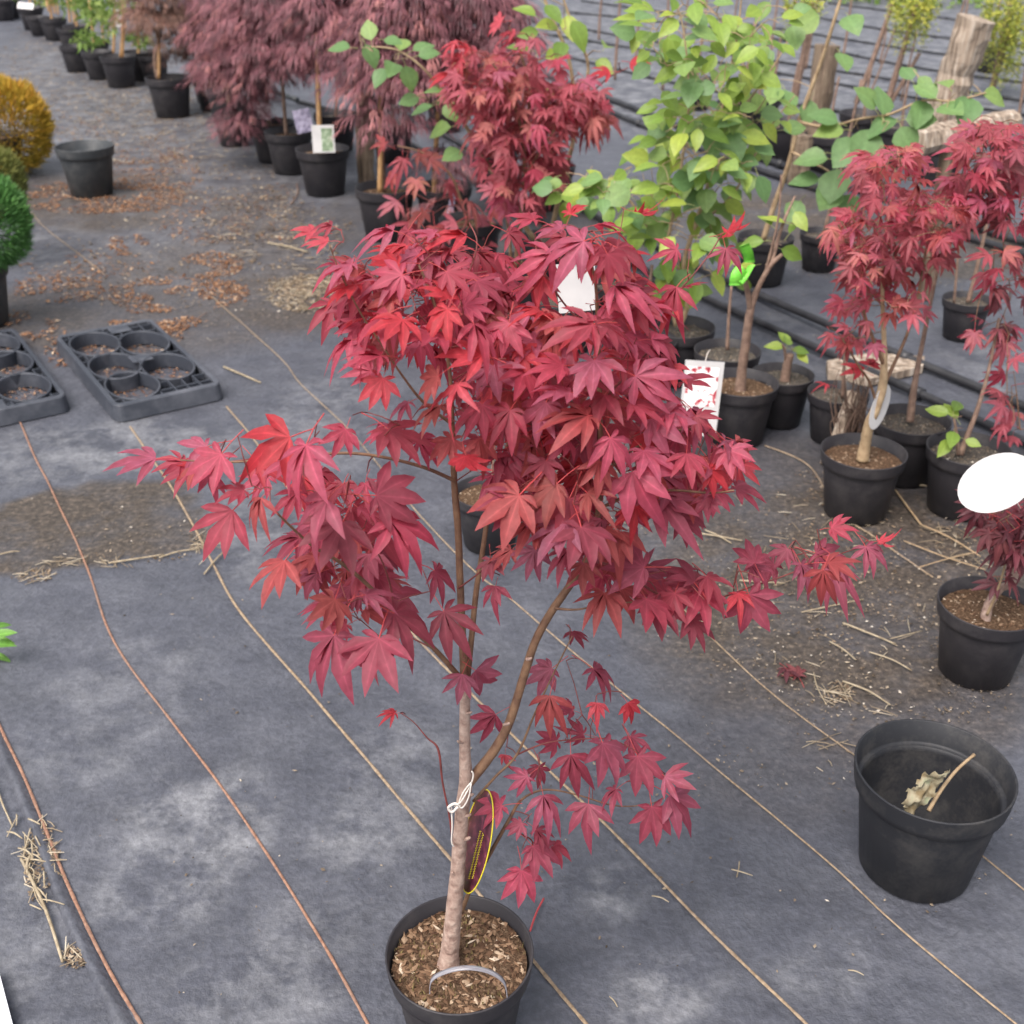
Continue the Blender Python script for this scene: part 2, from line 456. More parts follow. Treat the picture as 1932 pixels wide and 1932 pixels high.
def build_ground():
    gv, dirt, pale = [], [], []
    nx, ny = len(xs), len(ys)
    for y in ys:
        for x in xs:
            z = 0.0
            if abs(x) < 8 and 0.3 < y < 15:
                z = -0.004 + 0.003 * noise.noise(Vector((x * 1.3, y * 1.3, 0))) 
            gv.append((x, y, z))
            if y > 0.2:
                p = proj(Vector((x, y, 0)))
                dirt.append(soft(p[0], p[1], ELL_DIRT)); pale.append(soft(p[0], p[1], ELL_PALE))
            else:
                dirt.append(0.2); pale.append(0.2)
    gf = [(j * nx + i, j * nx + i + 1, (j + 1) * nx + i + 1, (j + 1) * nx + i) for j in range(ny - 1) for i in range(nx - 1)]
    me = bpy.data.meshes.new('ground')
    me.from_pydata(gv, [], gf)
    for nme, vals in (('dirt', dirt), ('pale', pale)):
        at = me.attributes.new(nme, 'FLOAT', 'POINT'); at.data.foreach_set('value', vals)
    me.polygons.foreach_set('use_smooth', [True] * len(gf))
    m, nt, b = new_mat('weed_fabric')
    L = nt.links.new
    n1 = tex_noise(nt, 1.6, 3, 0.62); n2 = tex_noise(nt, 9, 4, 0.65); n3 = tex_noise(nt, 70, 3, 0.7)
    base = ramp(nt, [(0.3, (0.044, 0.047, 0.060)), (0.55, (0.069, 0.073, 0.091)), (0.75, (0.108, 0.113, 0.134))])
    sm = nt.nodes.new('ShaderNodeMath'); sm.operation = 'MULTIPLY_ADD'; sm.inputs[1].default_value = 0.45
    s2 = nt.nodes.new('ShaderNodeMath'); s2.operation = 'MULTIPLY'; s2.inputs[1].default_value = 0.55
    L(n2.outputs['Fac'], s2.inputs[0]); L(n1.outputs['Fac'], sm.inputs[0]); L(s2.outputs[0], sm.inputs[2])
    L(sm.outputs[0], base.inputs[0])
    # pale lime and algae blotches, lighter aisle, and painted sky sheen on far beds
    ap = nt.nodes.new('ShaderNodeAttribute'); ap.attribute_name = 'pale'
    rp = ramp(nt, [(0.42, (0, 0, 0)), (0.72, (1, 1, 1))])
    n5 = tex_noise(nt, 7, 5, 0.72)
    L(n5.outputs['Fac'], rp.inputs[0])
    mp = nt.nodes.new('ShaderNodeMath'); mp.operation = 'MULTIPLY_ADD'; mp.inputs[2].default_value = 0.0
    ap2 = nt.nodes.new('ShaderNodeMath'); ap2.operation = 'MULTIPLY_ADD'; ap2.inputs[1].default_value = 0.85; ap2.inputs[2].default_value = 0.1
    L(ap.outputs['Fac'], ap2.inputs[0]); L(ap2.outputs[0], mp.inputs[0]); L(rp.outputs[0], mp.inputs[1])
    mixp = nt.nodes.new('ShaderNodeMixRGB'); mixp.inputs[2].default_value = (0.27, 0.275, 0.29, 1)
    L(mp.outputs[0], mixp.inputs[0]); L(base.outputs[0], mixp.inputs[1])
    # brown dirt
    ad = nt.nodes.new('ShaderNodeAttribute'); ad.attribute_name = 'dirt'
    n4 = tex_noise(nt, 5, 4, 0.7)
    rd = ramp(nt, [(0.28, (0.35, 0.35, 0.35)), (0.55, (1, 1, 1))])
    L(n4.outputs['Fac'], rd.inputs[0])
    md = nt.nodes.new('ShaderNodeMath'); md.operation = 'MULTIPLY'
    L(ad.outputs['Fac'], md.inputs[0]); L(rd.outputs[0], md.inputs[1])
    dc = ramp(nt, [(0.3, (0.034, 0.027, 0.021)), (0.55, (0.064, 0.050, 0.039)), (0.8, (0.16, 0.125, 0.095))])
    L(n3.outputs['Fac'], dc.inputs[0])
    mixd = nt.nodes.new('ShaderNodeMixRGB')
    L(md.outputs[0], mixd.inputs[0]); L(mixp.outputs[0], mixd.inputs[1]); L(dc.outputs[0], mixd.inputs[2])
    # fine fleck
    fl = ramp(nt, [(0.33, (0.78, 0.78, 0.78)), (0.7, (1.18, 1.18, 1.18))])
    L(n3.outputs['Fac'], fl.inputs[0])
    mul = nt.nodes.new('ShaderNodeMixRGB'); mul.blend_type = 'MULTIPLY'; mul.inputs[0].default_value = 1
    L(mixd.outputs[0], mul.inputs[1]); L(fl.outputs[0], mul.inputs[2])
    L(mul.outputs[0], b.inputs['Base Color'])
    b.inputs['Roughness'].default_value = 0.55
    b.inputs['Specular IOR Level'].default_value = 0.5
    bsum = nt.nodes.new('ShaderNodeMath'); bsum.operation = 'MULTIPLY_ADD'; bsum.inputs[1].default_value = 0.25
    L(n3.outputs['Fac'], bsum.inputs[0]); L(n2.outputs['Fac'], bsum.inputs[2])
    bs2 = nt.nodes.new('ShaderNodeMath'); bs2.operation = 'MULTIPLY_ADD'; bs2.inputs[1].default_value = 3.0
    L(n1.outputs['Fac'], bs2.inputs[0]); L(bsum.outputs[0], bs2.inputs[2])
    add_bump(nt, b, bs2.outputs[0], 0.4, 0.035)
    me.materials.append(m)
    o = link(bpy.data.objects.new('ground', me))
    o['kind'] = 'structure'
    return o
ground = build_ground()

def densify(pts, n=6):
    out = []
    P = [Vector(p) for p in pts]
    for i in range(len(P) - 1):
        p0 = P[max(i - 1, 0)]; p1 = P[i]; p2 = P[i + 1]; p3 = P[min(i + 2, len(P) - 1)]
        for k in range(n):
            t = k / n
            out.append(0.5 * ((2 * p1) + (p2 - p0) * t + (2 * p0 - 5 * p1 + 4 * p2 - p3) * t * t + (3 * p1 - p0 - 3 * p2 + p3) * t ** 3))
    out.append(P[-1])
    return out

def woven_line(pxs, mat, w=0.0034, z=0.0022):
    pts = densify([gr(*p) for p in pxs], 10)
    mb = MB()
    fine = []
    for a, b in zip(pts[:-1], pts[1:]):
        n = max(1, int((b - a).length / 0.05))
        for k in range(n):
            fine.append(a.lerp(b, k / n))
    fine.append(pts[-1])
    for i, p in enumerate(fine):
        p.z = z
        p.x += 0.0022 * noise.noise(Vector((p.y * 6, i * 0.01, 3)))
    for i, p in enumerate(fine):
        d = (fine[min(i + 1, len(fine) - 1)] - fine[max(i - 1, 0)]).normalized()
        s = Vector((d.y, -d.x, 0)) * w * (0.85 + 0.3 * noise.noise(Vector((i * 0.7, 0, 0))))
        mb.v += [p - s + Vector((0, 0, -0.0015)), p + Vector((0, 0, 0.0012)), p + s + Vector((0, 0, -0.0015))]
        if i:
            k = 3 * i
            mb.face((k - 3, k - 2, k + 1, k)); mb.face((k - 2, k - 1, k + 2, k + 1))
    part('woven_line', mb, mat, ground)

woven_line([(-20, 1325), (0, 1370), (60, 1500), (130, 1675), (200, 1820), (265, 1932), (330, 2040)], M['thread_o'])
woven_line([(35, 790), (65, 860), (100, 930), (160, 1060), (215, 1210), (330, 1370), (450, 1530), (600, 1765), (693, 1932), (760, 2050)], M['thread_o'], 0.003)
woven_line([(245, 805), (330, 930), (395, 1050), (450, 1150), (592, 1316), (722, 1470), (853, 1625), (1006, 1813), (1105, 1932), (1200, 2040)], M['thread_t'], 0.0036)
woven_line([(428, 767), (488, 841), (568, 953), (760, 1175), (897, 1317), (1015, 1435), (1140, 1553), (1343, 1761), (1520, 1932), (1620, 2040)], M['thread_t'], 0.0034)
woven_line([(400, 560), (453, 607), (533, 680), (568, 725), (663, 817), (795, 975), (897, 1080), (964, 1131), (1069, 1221), (1191, 1320), (1316, 1422), (1552, 1618), (1704, 1757), (1932, 1945)], M['thread_t'], 0.002)
woven_line([(1180, 1040), (1370, 1230), (1469, 1320), (1616, 1429), (1760, 1540), (1980, 1720)], M['thread_t'], 0.0014)
woven_line([(1443, 841), (1526, 879), (1580, 965), (1650, 1014), (1760, 1090)], M['thread_t'], 0.002)
woven_line([(60, 400), (85, 430), (150, 480), (200, 520)], M['thread_t'], 0.002)

# raised fold of the fabric beside the leftmost line
def fold():
    pts = densify([gr(*p) for p in [(-40, 1330), (-5, 1405), (50, 1530), (110, 1690), (175, 1830), (228, 1932), (290, 2050)]], 8)
    mb = MB()
    for i, p in enumerate(pts):
        d = (pts[min(i + 1, len(pts) - 1)] - pts[max(i - 1, 0)]).normalized()
        s = Vector((d.y, -d.x, 0))
        h = 0.007 + 0.002 * noise.noise(Vector((i * 0.3, 1, 0)))
        for (a, z) in ((-0.02, -0.004), (-0.009, h * 0.55), (-0.003, h), (0.003, h * 0.8), (0.008, -0.004)):
            mb.v.append(p + s * a + Vector((0, 0, z)))
        if i:
            k = 5 * i
            for q in range(4):
                mb.face((k - 5 + q, k - 4 + q, k + 1 + q, k + q))
    part('fabric_fold', mb, ground.data.materials[0], ground)
fold()

# ------------------------------------------------------------------ pots and soil
def pot_mesh(mat, name, n=44):
    mb = MB()
    mb.lathe([(0.0, 0.012), (0.345, 0.0), (0.36, 0.006), (0.445, 0.63), (0.447, 0.645), (0.438, 0.642), (0.43, 0.60), (0.35, 0.03), (0.335, 0.022), (0.0, 0.02)], n)
    rim = MB()
    rim.lathe([(0.447, 0.643), (0.478, 0.655), (0.487, 0.70), (0.499, 0.81), (0.5, 0.82), (0.492, 0.823), (0.484, 0.818), (0.468, 0.66), (0.458, 0.648), (0.4385, 0.6445)], n)
    return mb.mesh(name, [mat]), rim.mesh(name + '_rim', [mat])
POT = {k: pot_mesh(M[k], 'pot_' + k) for k in ('pot', 'pot_dusty', 'pot_grey')}

def soil_mesh(kind):
    mb = MB()
    n, rings = 30, 9
    mb.v.append(Vector((0, 0, 0.0)))
    for i in range(1, rings + 1):
        r = 0.47 * i / rings
        for k in range(n):
            t = 2 * math.pi * k / n
            x, y = r * math.cos(t), r * math.sin(t)
            z = 0.02 * noise.noise(Vector((x * 9, y * 9, 4))) + 0.012 * noise.noise(Vector((x * 24, y * 24, 1))) - 0.02 * (r / 0.47) ** 3
            mb.v.append(Vector((x, y, z)))
    for k in range(n):
        mb.face((0, 1 + k, 1 + (k + 1) % n))
    for i in range(rings - 1):
        for k in range(n):
            a = 1 + i * n
            mb.face((a + k, a + n + k, a + n + (k + 1) % n, a + (k + 1) % n))
    return mb.mesh('soil', [M[kind]])
SOIL = {k: soil_mesh(k) for k in ('soil', 'soil_grey')}

def flake(mb, p, s, rr=None):
    a = U(0, 6.28); tl = U(-0.5, 0.5)
    ax = Vector((math.cos(a), math.sin(a), tl * 0.6)).normalized()
    ay = Vector((-math.sin(a), math.cos(a), U(-0.5, 0.5))).normalized()
    az = ax.cross(ay)
    k = len(mb.v)
    l, w, h = s * U(0.6, 1.3), s * U(0.25, 0.7), s * U(0.1, 0.3)
    for q in (ax * l + ay * w * U(-.4, .4), ay * w, -ax * l, -ay * w, az * h):
        mb.v.append(p + q * 0.5)
    r = rng.random() if rr is None else rr
    for f in ((0, 1, 4), (1, 2, 4), (2, 3, 4), (3, 0, 4), (3, 2, 1, 0)):
        mb.face(tuple(k + i for i in f), 0, r)

def chips_mesh(mat, n, s):
    mb = MB()
    for i in range(n):
        r = 0.46 * math.sqrt(rng.random()); t = U(0, 6.28)
        x, y = r * math.cos(t), r * math.sin(t)
        z = 0.02 * noise.noise(Vector((x * 9, y * 9, 4))) + 0.012 * noise.noise(Vector((x * 24, y * 24, 1))) - 0.02 * (r / 0.47) ** 3
        flake(mb, Vector((x, y, z + 0.006)), s * U(0.5, 1.6))
    return mb.mesh('soil_flakes', [mat], False)
CHIPS = {'soil': chips_mesh(M['chips'], 420, 0.034), 'soil_grey': chips_mesh(M['grit'], 420, 0.032), 'main': chips_mesh(M['chips'], 700, 0.055)}

def child(name, me, parent, loc=(0, 0, 0), scale=None, rotz=0.0):
    o = bpy.data.objects.new(name, me)
    o.parent = parent
    o.location = loc
    if scale is not None:
        o.scale = (scale,) * 3 if not isinstance(scale, tuple) else scale
    o.rotation_euler.z = rotz
    return link(o)

def pot_on(root, D, mat='pot', soil='soil', chips=None, fill=0.7):
    p = child('pot', POT[mat][0], root, (0, 0, 0), D, U(0, 6))
    child('rim', POT[mat][1], p)
    if soil:
        rz = U(0, 6)
        s = child('soil', SOIL[soil], root, (0, 0, fill * D), D * 0.97, rz)
        c = child('soil_flakes', CHIPS[chips or soil], s)
        c['kind'] = 'stuff'

# ------------------------------------------------------------------ leaves
def maple_leaf(seed, mats, narrow=1.0, droop=0.35, nl=7):
    rg = random.Random(seed)
    u = rg.uniform
    mb = MB(); mb.rib = []
    def add(p, rib):
        mb.v.append(p); mb.rib.append(rib); return len(mb.v) - 1
    spec = [(0, 1.0), (-33, 0.94), (33, 0.94), (-68, 0.76), (68, 0.76), (-108, 0.42), (108, 0.42)][:nl]
    spec = sorted([(a + u(-4, 4), l * u(0.9, 1.08)) for a, l in spec])
    def bend(x, y, z, k=1.0):
        r = math.hypot(x, y)
        return Vector((x, y, z - droop * k * r * r * 0.6 + 0.03 * math.sin(3 * x + seed)))
    C = add(Vector((0, 0, 0)), 1.0)
    sin_v = []
    n = len(spec)
    for i in range(n + 1):
        if i == 0:
            a, r = spec[0][0] - 30, 0.1
        elif i == n:
            a, r = spec[-1][0] + 30, 0.1
        else:
            a = (spec[i - 1][0] + spec[i][0]) / 2
            r = 0.27 * min(spec[i - 1][1], spec[i][1]) * u(0.9, 1.15) + 0.02
        t = R(a)
        sin_v.append(add(bend(r * math.sin(t), r * math.cos(t), 0.03), 0.0))
    for i, (a, l) in enumerate(spec):
        t = R(a)
        d = (math.sin(t), math.cos(t)); s = (math.cos(t), -math.sin(t))
        w = 0.148 * l * narrow * u(0.88, 1.12) + 0.012
        kd = u(0.3, 2.2); fold = u(0.03, 0.10); sw = u(-0.11, 0.11)
        def P(f, side, lift):
            x = d[0] * l * f + s[0] * (side + sw * f * f); y = d[1] * l * f + s[1] * (side + sw * f * f)
            return bend(x, y, lift, kd)
        m1 = add(P(0.5, 0, 0), 1.0); m2 = add(P(0.77, 0, 0), 0.95)
        L1 = add(P(0.5, -w, fold), 0.0); R1 = add(P(0.5, w, fold), 0.0)
        L2 = add(P(0.77, -w * 0.6, fold * 0.8), 0.0); R2 = add(P(0.77, w * 0.6, fold * 0.8), 0.0)
        tp = add(P(1.0, 0, -0.01), 0.3)
        SL, SR = sin_v[i], sin_v[i + 1]
        for f in ((C, m1, L1, SL), (C, SR, R1, m1), (m1, m2, L2, L1), (m1, R1, R2, m2), (m2, tp, L2), (m2, R2, tp)):
            mb.face(f)
    L = u(0.45, 0.75); bx = u(-0.12, 0.12)
    pts = [Vector((0, 0, -0.004)), Vector((bx * 0.4, -L * 0.5, 0.02)), Vector((bx, -L, -0.03))]
    mb.tube(pts, [0.013, 0.011, 0.013], 4, 1, False)
    return mb.mesh('maple_leaf', mats)

def ovate_leaf(seed, mats, width=0.36):
    rg = random.Random(seed); u = rg.uniform
    mb = MB(); mb.rib = []
    prof = [(0.0, 0.02), (0.14, 0.62), (0.36, 1.0), (0.6, 0.88), (0.8, 0.52), (1.0, 0.0)]
    fold, curl, tw = u(0.04, 0.16), u(0.1, 0.5), u(-0.12, 0.12)
    rows = []
    for f, w in prof:
        z = -curl * f * f * 0.6
        x0 = tw * f * f
        c = (Vector((x0, f, z)), 1.0); l = (Vector((x0 - width * w, f - 0.02, z + fold * w)), 0.0); r = (Vector((x0 + width * w, f - 0.02, z + fold * w)), 0.0)
        ids = []
        for p, rb in (l, c, r):
            mb.v.append(p); mb.rib.append(rb); ids.append(len(mb.v) - 1)
        rows.append(ids)
    for a, b in zip(rows[:-1], rows[1:]):
        mb.face((a[0], a[1], b[1], b[0])); mb.face((a[1], a[2], b[2], b[1]))
    mb.tube([Vector((0, 0, 0)), Vector((0, -0.16, 0.01)), Vector((u(-.06, .06), -0.34, -0.02))], [0.012, 0.011, 0.012], 4, 1, False)
    return mb.mesh('ovate_leaf', mats)

LEAF = {}
FINE = lambda key: [maple_leaf(i * 5 + 2, [M[key], M['stalk']], 0.8 + 0.1 * (i % 3), 0.3 + 0.22 * (i % 5), 7 if i % 4 else 5) for i in range(12)]
for key in ('maple', 'maple_plum', 'maple_hot', 'maple_rust', 'maple_dark', 'maple_far'):
    LEAF[key] = [maple_leaf(i * 3 + 1, [M[key], M['stalk']], 1.0 + 0.13 * ((i % 3) - 1), 0.25 + 0.2 * (i % 5), 7 if i % 4 else 5) for i in range(12)]
LEAF['maple_far'] = FINE('maple_far')
LEAF['maple_dark'] = FINE('maple_dark')
for key in ('green', 'green_blue', 'weed'):
    LEAF[key] = [ovate_leaf(i + 3, [M[key], M['stalk_green']], 0.30 if key == 'green' else 0.42 if key == 'green_blue' else 0.22) for i in range(7)]

def orient(tip, nrm):
    t = tip.normalized()
    n = (nrm - t * nrm.dot(t))
    n = n.normalized() if n.length > 1e-5 else t.orthogonal()
    x = t.cross(n)
    return Matrix((x, t, n)).transposed()

def put_leaf(root, p, size, tip, nrm, kind):
    me = rng.choice(LEAF[kind])
    o = bpy.data.objects.new('leaf', me)
    m = orient(tip, nrm)
    if MASS is not None:
        bpy.data.objects.remove(o)
        MASS.append((me, Matrix.Translation(p) @ m.to_4x4() @ Matrix.Diagonal((size, size, size, 1)), kind))
        return p - m @ Vector((0, 1, 0)) * size * 0.55
    o.parent = root
    o.location = p - Vector(root.location)
    o.rotation_mode = 'QUATERNION'
    o.rotation_quaternion = m.to_quaternion()
    o.scale = (size * U(0.92, 1.08), size, size)
    link(o)
    return p - m @ Vector((0, 1, 0)) * size * 0.55   # where the stalk starts

TOCAM = Vector((0, -0.8, 0.6))
MASS = None      # when set, leaves are collected here instead of becoming objects of their own
def mass_flush(root):
    """leaves beyond the number that are parts of their own, joined by kind"""
    groups = {}
    for i, (me, mat4, kind) in enumerate(MASS):
        groups.setdefault((kind, i % 3), []).append((me, mat4))
    for (kind, _), lst in groups.items():
        mb = MB(); mb.rib = []
        for me, m4 in lst:
            b = len(mb.v)
            ab = me.attributes['rib'].data
            for v, a in zip(me.vertices, ab):
                mb.v.append(m4 @ v.co); mb.rib.append(a.value)
            for f in me.polygons:
                mb.face(tuple(b + q for q in f.vertices), f.material_index)
        o = part('leaf_mass', mb, list(lst[0][0].materials), root)
        o['kind'] = 'stuff'

def leaf_px(root, px, py, size, ang, Y, kind, up=0.55, jit=0.45, flip=False):
    """a leaf whose blade joins its stalk at a point of the tree; size = apparent blade length there"""
    p = pt(px, py, Y)
    s = size * depth(p) / FOC * 1.02
    a = R(ang)
    n = Vector((0, 0, up)) + TOCAM * (1 - up) + Vector((U(-jit, jit), U(-jit, jit), U(-jit, jit)))
    want = Vector((1, 0, 0)) * math.cos(a) + CAM_DOWN * math.sin(a)
    n.normalize()
    tip = want - n * want.dot(n)
    if tip.length < 0.2:
        tip = want
    if flip:
        n = -n
    return put_leaf(root, p, s, tip, n, kind)

# ------------------------------------------------------------------ branches
class Plant:
    def __init__(self, name, label, cat, x, y, group=None, D=None, pot='pot', soil='soil', chips=None, fill=0.7):
        self.root = thing(name, label, cat, (x, y, 0), group)
        self.nodes = []
        self.tw = MB()
        self.D = D
        self.stalks = []
        if D:
            pot_on(self.root, D, pot, soil, chips, fill)

    def limb(self, pts, mat, name='branch', n=8, knots=0.0):
        """pts: (px, py, width, Y) along a branch"""
        P = [pt(a, b, Y) for a, b, w, Y in pts]
        rad = [w * 0.5 * depth(p) / FOC for (a, b, w, Y), p in zip(pts, P)]
        return self.limb3(P, rad, mat, name, n, knots)

    def limb3(self, P, rad, mat, name='branch', n=8, knots=0.0):
        D = densify(P, 5)
        rr = []
        for i in range(len(P) - 1):
            for k in range(5):
                rr.append(rad[i] + (rad[i + 1] - rad[i]) * k / 5)
        rr.append(rad[-1])
        if knots:
            rr = [r * (1 + knots * noise.noise(Vector((i * 0.9, r * 99, 2)))) for i, r in enumerate(rr)]
            D = [p + Vector((noise.noise(Vector((i * .5, 0, 5))), noise.noise(Vector((i * .5, 9, 5))), 0)) * r * knots * 0.7 for i, (p, r) in enumerate(zip(D, rr))]
        mb = MB(); mb.tube(D, rr, n)
        part(name, mb, mat, self.root)
        self.nodes += D
        return D

    def leaf(self, *a, **k):
        self.stalks.append(leaf_px(self.root, *a, **k))

    def finish(self, mat, r0=0.0012, n=4):
        """thin twigs from every leaf stalk to the nearest wood"""
        todo = list(self.stalks)
        if not todo or not self.nodes:
            return
        todo.sort(key=lambda q: min((q - m).length_squared for m in self.nodes))
        for q in todo:
            m = min(self.nodes, key=lambda c: (q - c).length_squared * (1.0 if c.z < q.z + 0.05 else 2.2))
            L = (q - m).length
            if L < 0.004:
                continue
            mid = m.lerp(q, 0.5) + Vector((U(-.06, .06) * L, U(-.06, .06) * L, 0.08 * L))
            pts = [m, m.lerp(mid, 0.5), mid, mid.lerp(q, 0.5), q]
            k = min(2.2, 0.8 + L * 5)
            self.tw.tube(pts, [r0 * k, r0 * k * 0.95, r0 * k * 0.9, r0 * 0.85, r0 * 0.75], n, 0, False)
            self.nodes += [mid, q]
        o = part('twigs', self.tw, mat, self.root)
        o['kind'] = 'stuff'

# ------------------------------------------------------------------ the maple in front
TY = 1.213
main = Plant('potted_maple', 'tall crimson maple in a black pot in the foreground, centre of the photo', 'potted tree', -0.078, TY, None, 0.221, 'pot', 'soil', 'main', 0.73)
def Ys(pts, y0, y1):
    n = len(pts) - 1
    return [(a, b, w, y0 + (y1 - y0) * i / n) for i, (a, b, w) in enumerate(pts)]
main.limb(Ys([(846, 1822, 46), (848, 1800, 37), (853, 1755, 33), (858, 1700, 31), (864, 1640, 29), (868, 1580, 28), (873, 1520, 27), (879, 1475, 27), (877, 1420, 22), (877, 1350, 21), (878, 1285, 21)], TY - 0.005, TY), M['bark'], 'trunk', 12, 0.035)
main.limb(Ys([(878, 1298, 18), (872, 1200, 15), (868, 1100, 14), (864, 1000, 14), (858, 930, 13), (855, 860, 12), (853, 800, 10), (850, 720, 8), (838, 640, 7), (815, 560, 6), (790, 500, 4)], TY, TY + 0.03), M['bark_up'], 'branch', 9, 0.06)
main.limb(Ys([(880, 1290, 13), (890, 1200, 11), (898, 1120, 11), (912, 1030, 10), (922, 960, 9), (935, 900, 8), (960, 830, 6), (975, 760, 5), (985, 680, 4), (970, 590, 3)], TY, TY + 0.12), M['bark_up'], 'branch', 8, 0.05)
main.limb(Ys([(880, 1482, 20), (905, 1452, 20), (935, 1412, 19), (958, 1370, 18), (975, 1320, 17), (990, 1270, 17), (1010, 1210, 16), (1040, 1155, 16), (1075, 1105, 15), (1105, 1060, 14), (1122, 1010, 13), (1130, 950, 11), (1134, 880, 10), (1132, 800, 10), (1130, 700, 9), (1127, 620, 8), (1124, 540, 6), (1110, 470, 4)], TY, TY + 0.06), M['bark_up'], 'branch', 9, 0.06)
main.limb(Ys([(872, 1283, 11), (820, 1225, 10), (750, 1160, 9), (690, 1100, 8), (640, 1060, 7), (590, 1030, 6), (545, 990, 5), (510, 955, 4)], TY, TY - 0.12), M['bark_up'], 'branch', 7, 0.04)
main.limb(Ys([(860, 908, 8), (800, 882, 7), (720, 862, 6), (640, 855, 6), (520, 866, 5), (430, 872, 4), (340, 868, 3)], TY, TY - 0.04), M['bark_up'], 'branch', 6, 0.04)
main.limb(Ys([(853, 800, 7), (800, 760, 6), (760, 710, 5), (720, 650, 4), (680, 590, 4), (640, 510, 3), (622, 462, 3)], TY + .01, TY - 0.04), M['bark_up'], 'branch', 6)
main.limb(Ys([(838, 640, 5), (860, 570, 4), (890, 500, 4), (900, 455, 3), (885, 420, 2)], TY + .03, TY + 0.1), M['twig'], 'branch', 6)
main.limb(Ys([(1128, 640, 5), (1070, 580, 4), (1030, 520, 4), (1012, 470, 3), (1010, 440, 2)], TY + .06, TY + 0.1), M['twig'], 'branch', 6)
main.limb(Ys([(1130, 760, 6), (1190, 700, 5), (1240, 640, 4), (1275, 560, 4), (1315, 510, 3), (1345, 470, 3), (1362, 440, 2)], TY + .05, TY + 0.1), M['twig'], 'branch', 6)
main.limb(Ys([(1132, 900, 7), (1190, 850, 6), (1250, 820, 5), (1310, 810, 4), (1360, 835, 3)], TY + .04, TY), M['bark_up'], 'branch', 6)
main.limb(Ys([(1130, 960, 7), (1200, 930, 6), (1270, 925, 5), (1340, 930, 4), (1385, 925, 3)], TY + .03, TY - .04), M['bark_up'], 'branch', 6)
main.limb(Ys([(1128, 985, 6), (1070, 940, 5), (1010, 925, 4), (970, 930, 3)], TY + .03, TY - .06), M['bark_up'], 'branch', 6)
main.limb(Ys([(1110, 1055, 6), (1170, 1075, 5), (1240, 1120, 5), (1310, 1140, 4), (1361, 1127, 4), (1420, 1106, 3), (1478, 1087, 3), (1545, 1060, 3), (1600, 1040, 2), (1640, 1028, 2)], TY + .03, TY + .08), M['twig'], 'branch', 6)
main.limb(Ys([(1048, 1148, 6), (1090, 1150, 4), (1140, 1140, 3), (1210, 1135, 3)], TY, TY - .03), M['bark_up'], 'branch', 6)
main.limb(Ys([(870, 1722, 9), (892, 1667, 8), (925, 1610, 8), (959, 1549, 7), (985, 1508, 5), (1030, 1490, 4), (1090, 1500, 3), (1160, 1520, 3), (1220, 1518, 2), (1255, 1505, 2)], TY + .03, TY + .06), M['bark_up'], 'branch', 6, 0.08)
main.limb(Ys([(893, 1512, 6), (935, 1465, 5), (975, 1424, 5), (1007, 1351, 4), (1035, 1290, 3), (1062, 1235, 3), (1080, 1200, 2)], TY + .01, TY + .05), M['bark_up'], 'branch', 6, 0.06)
main.limb(Ys([(975, 1424, 4), (1030, 1402, 3), (1090, 1395, 3), (1150, 1395, 3), (1205, 1420, 2), (1255, 1460, 2)], TY + .04, TY + .06), M['twig'], 'branch', 5)
main.limb(Ys([(952, 1560, 4), (985, 1575, 3), (1005, 1590, 3), (995, 1630, 2)], TY + .05, TY + .06), M['twig'], 'branch', 5)
main.limb(Ys([(856, 1600, 5), (848, 1540, 4), (835, 1475, 4), (827, 1414, 5), (806, 1392, 3), (780, 1362, 2), (755, 1345, 2)], TY + .01, TY + .06), M['twig'], 'branch', 5)
main.limb(Ys([(865, 1110, 4), (905, 1080, 3), (926, 1058, 2)], TY, TY - .02), M['twig'], 'branch', 5)
main.limb(Ys([(745, 1155, 5), (735, 1100, 4), (710, 1040, 3), (650, 980, 3), (600, 930, 3), (580, 845, 2)], TY - .04, TY - .1), M['twig'], 'branch', 5)

for (px, py, w) in ((884, 1582, 9), (856, 1648, 8), (885, 1538, 8), (846, 1770, 9), (890, 1500, 7), (866, 1400, 6), (887, 1345, 6), (1000, 1243, 7), (958, 1366, 7)):   # bud scars
    main.limb([(px - (6 if px > 870 else -6), py + 1, w, TY - .008), (px, py, w * .9, TY - .012), (px + (3 if px > 870 else -3), py - 2, w * .5, TY - .014)], M['bark'], 'bud_scar', 6)

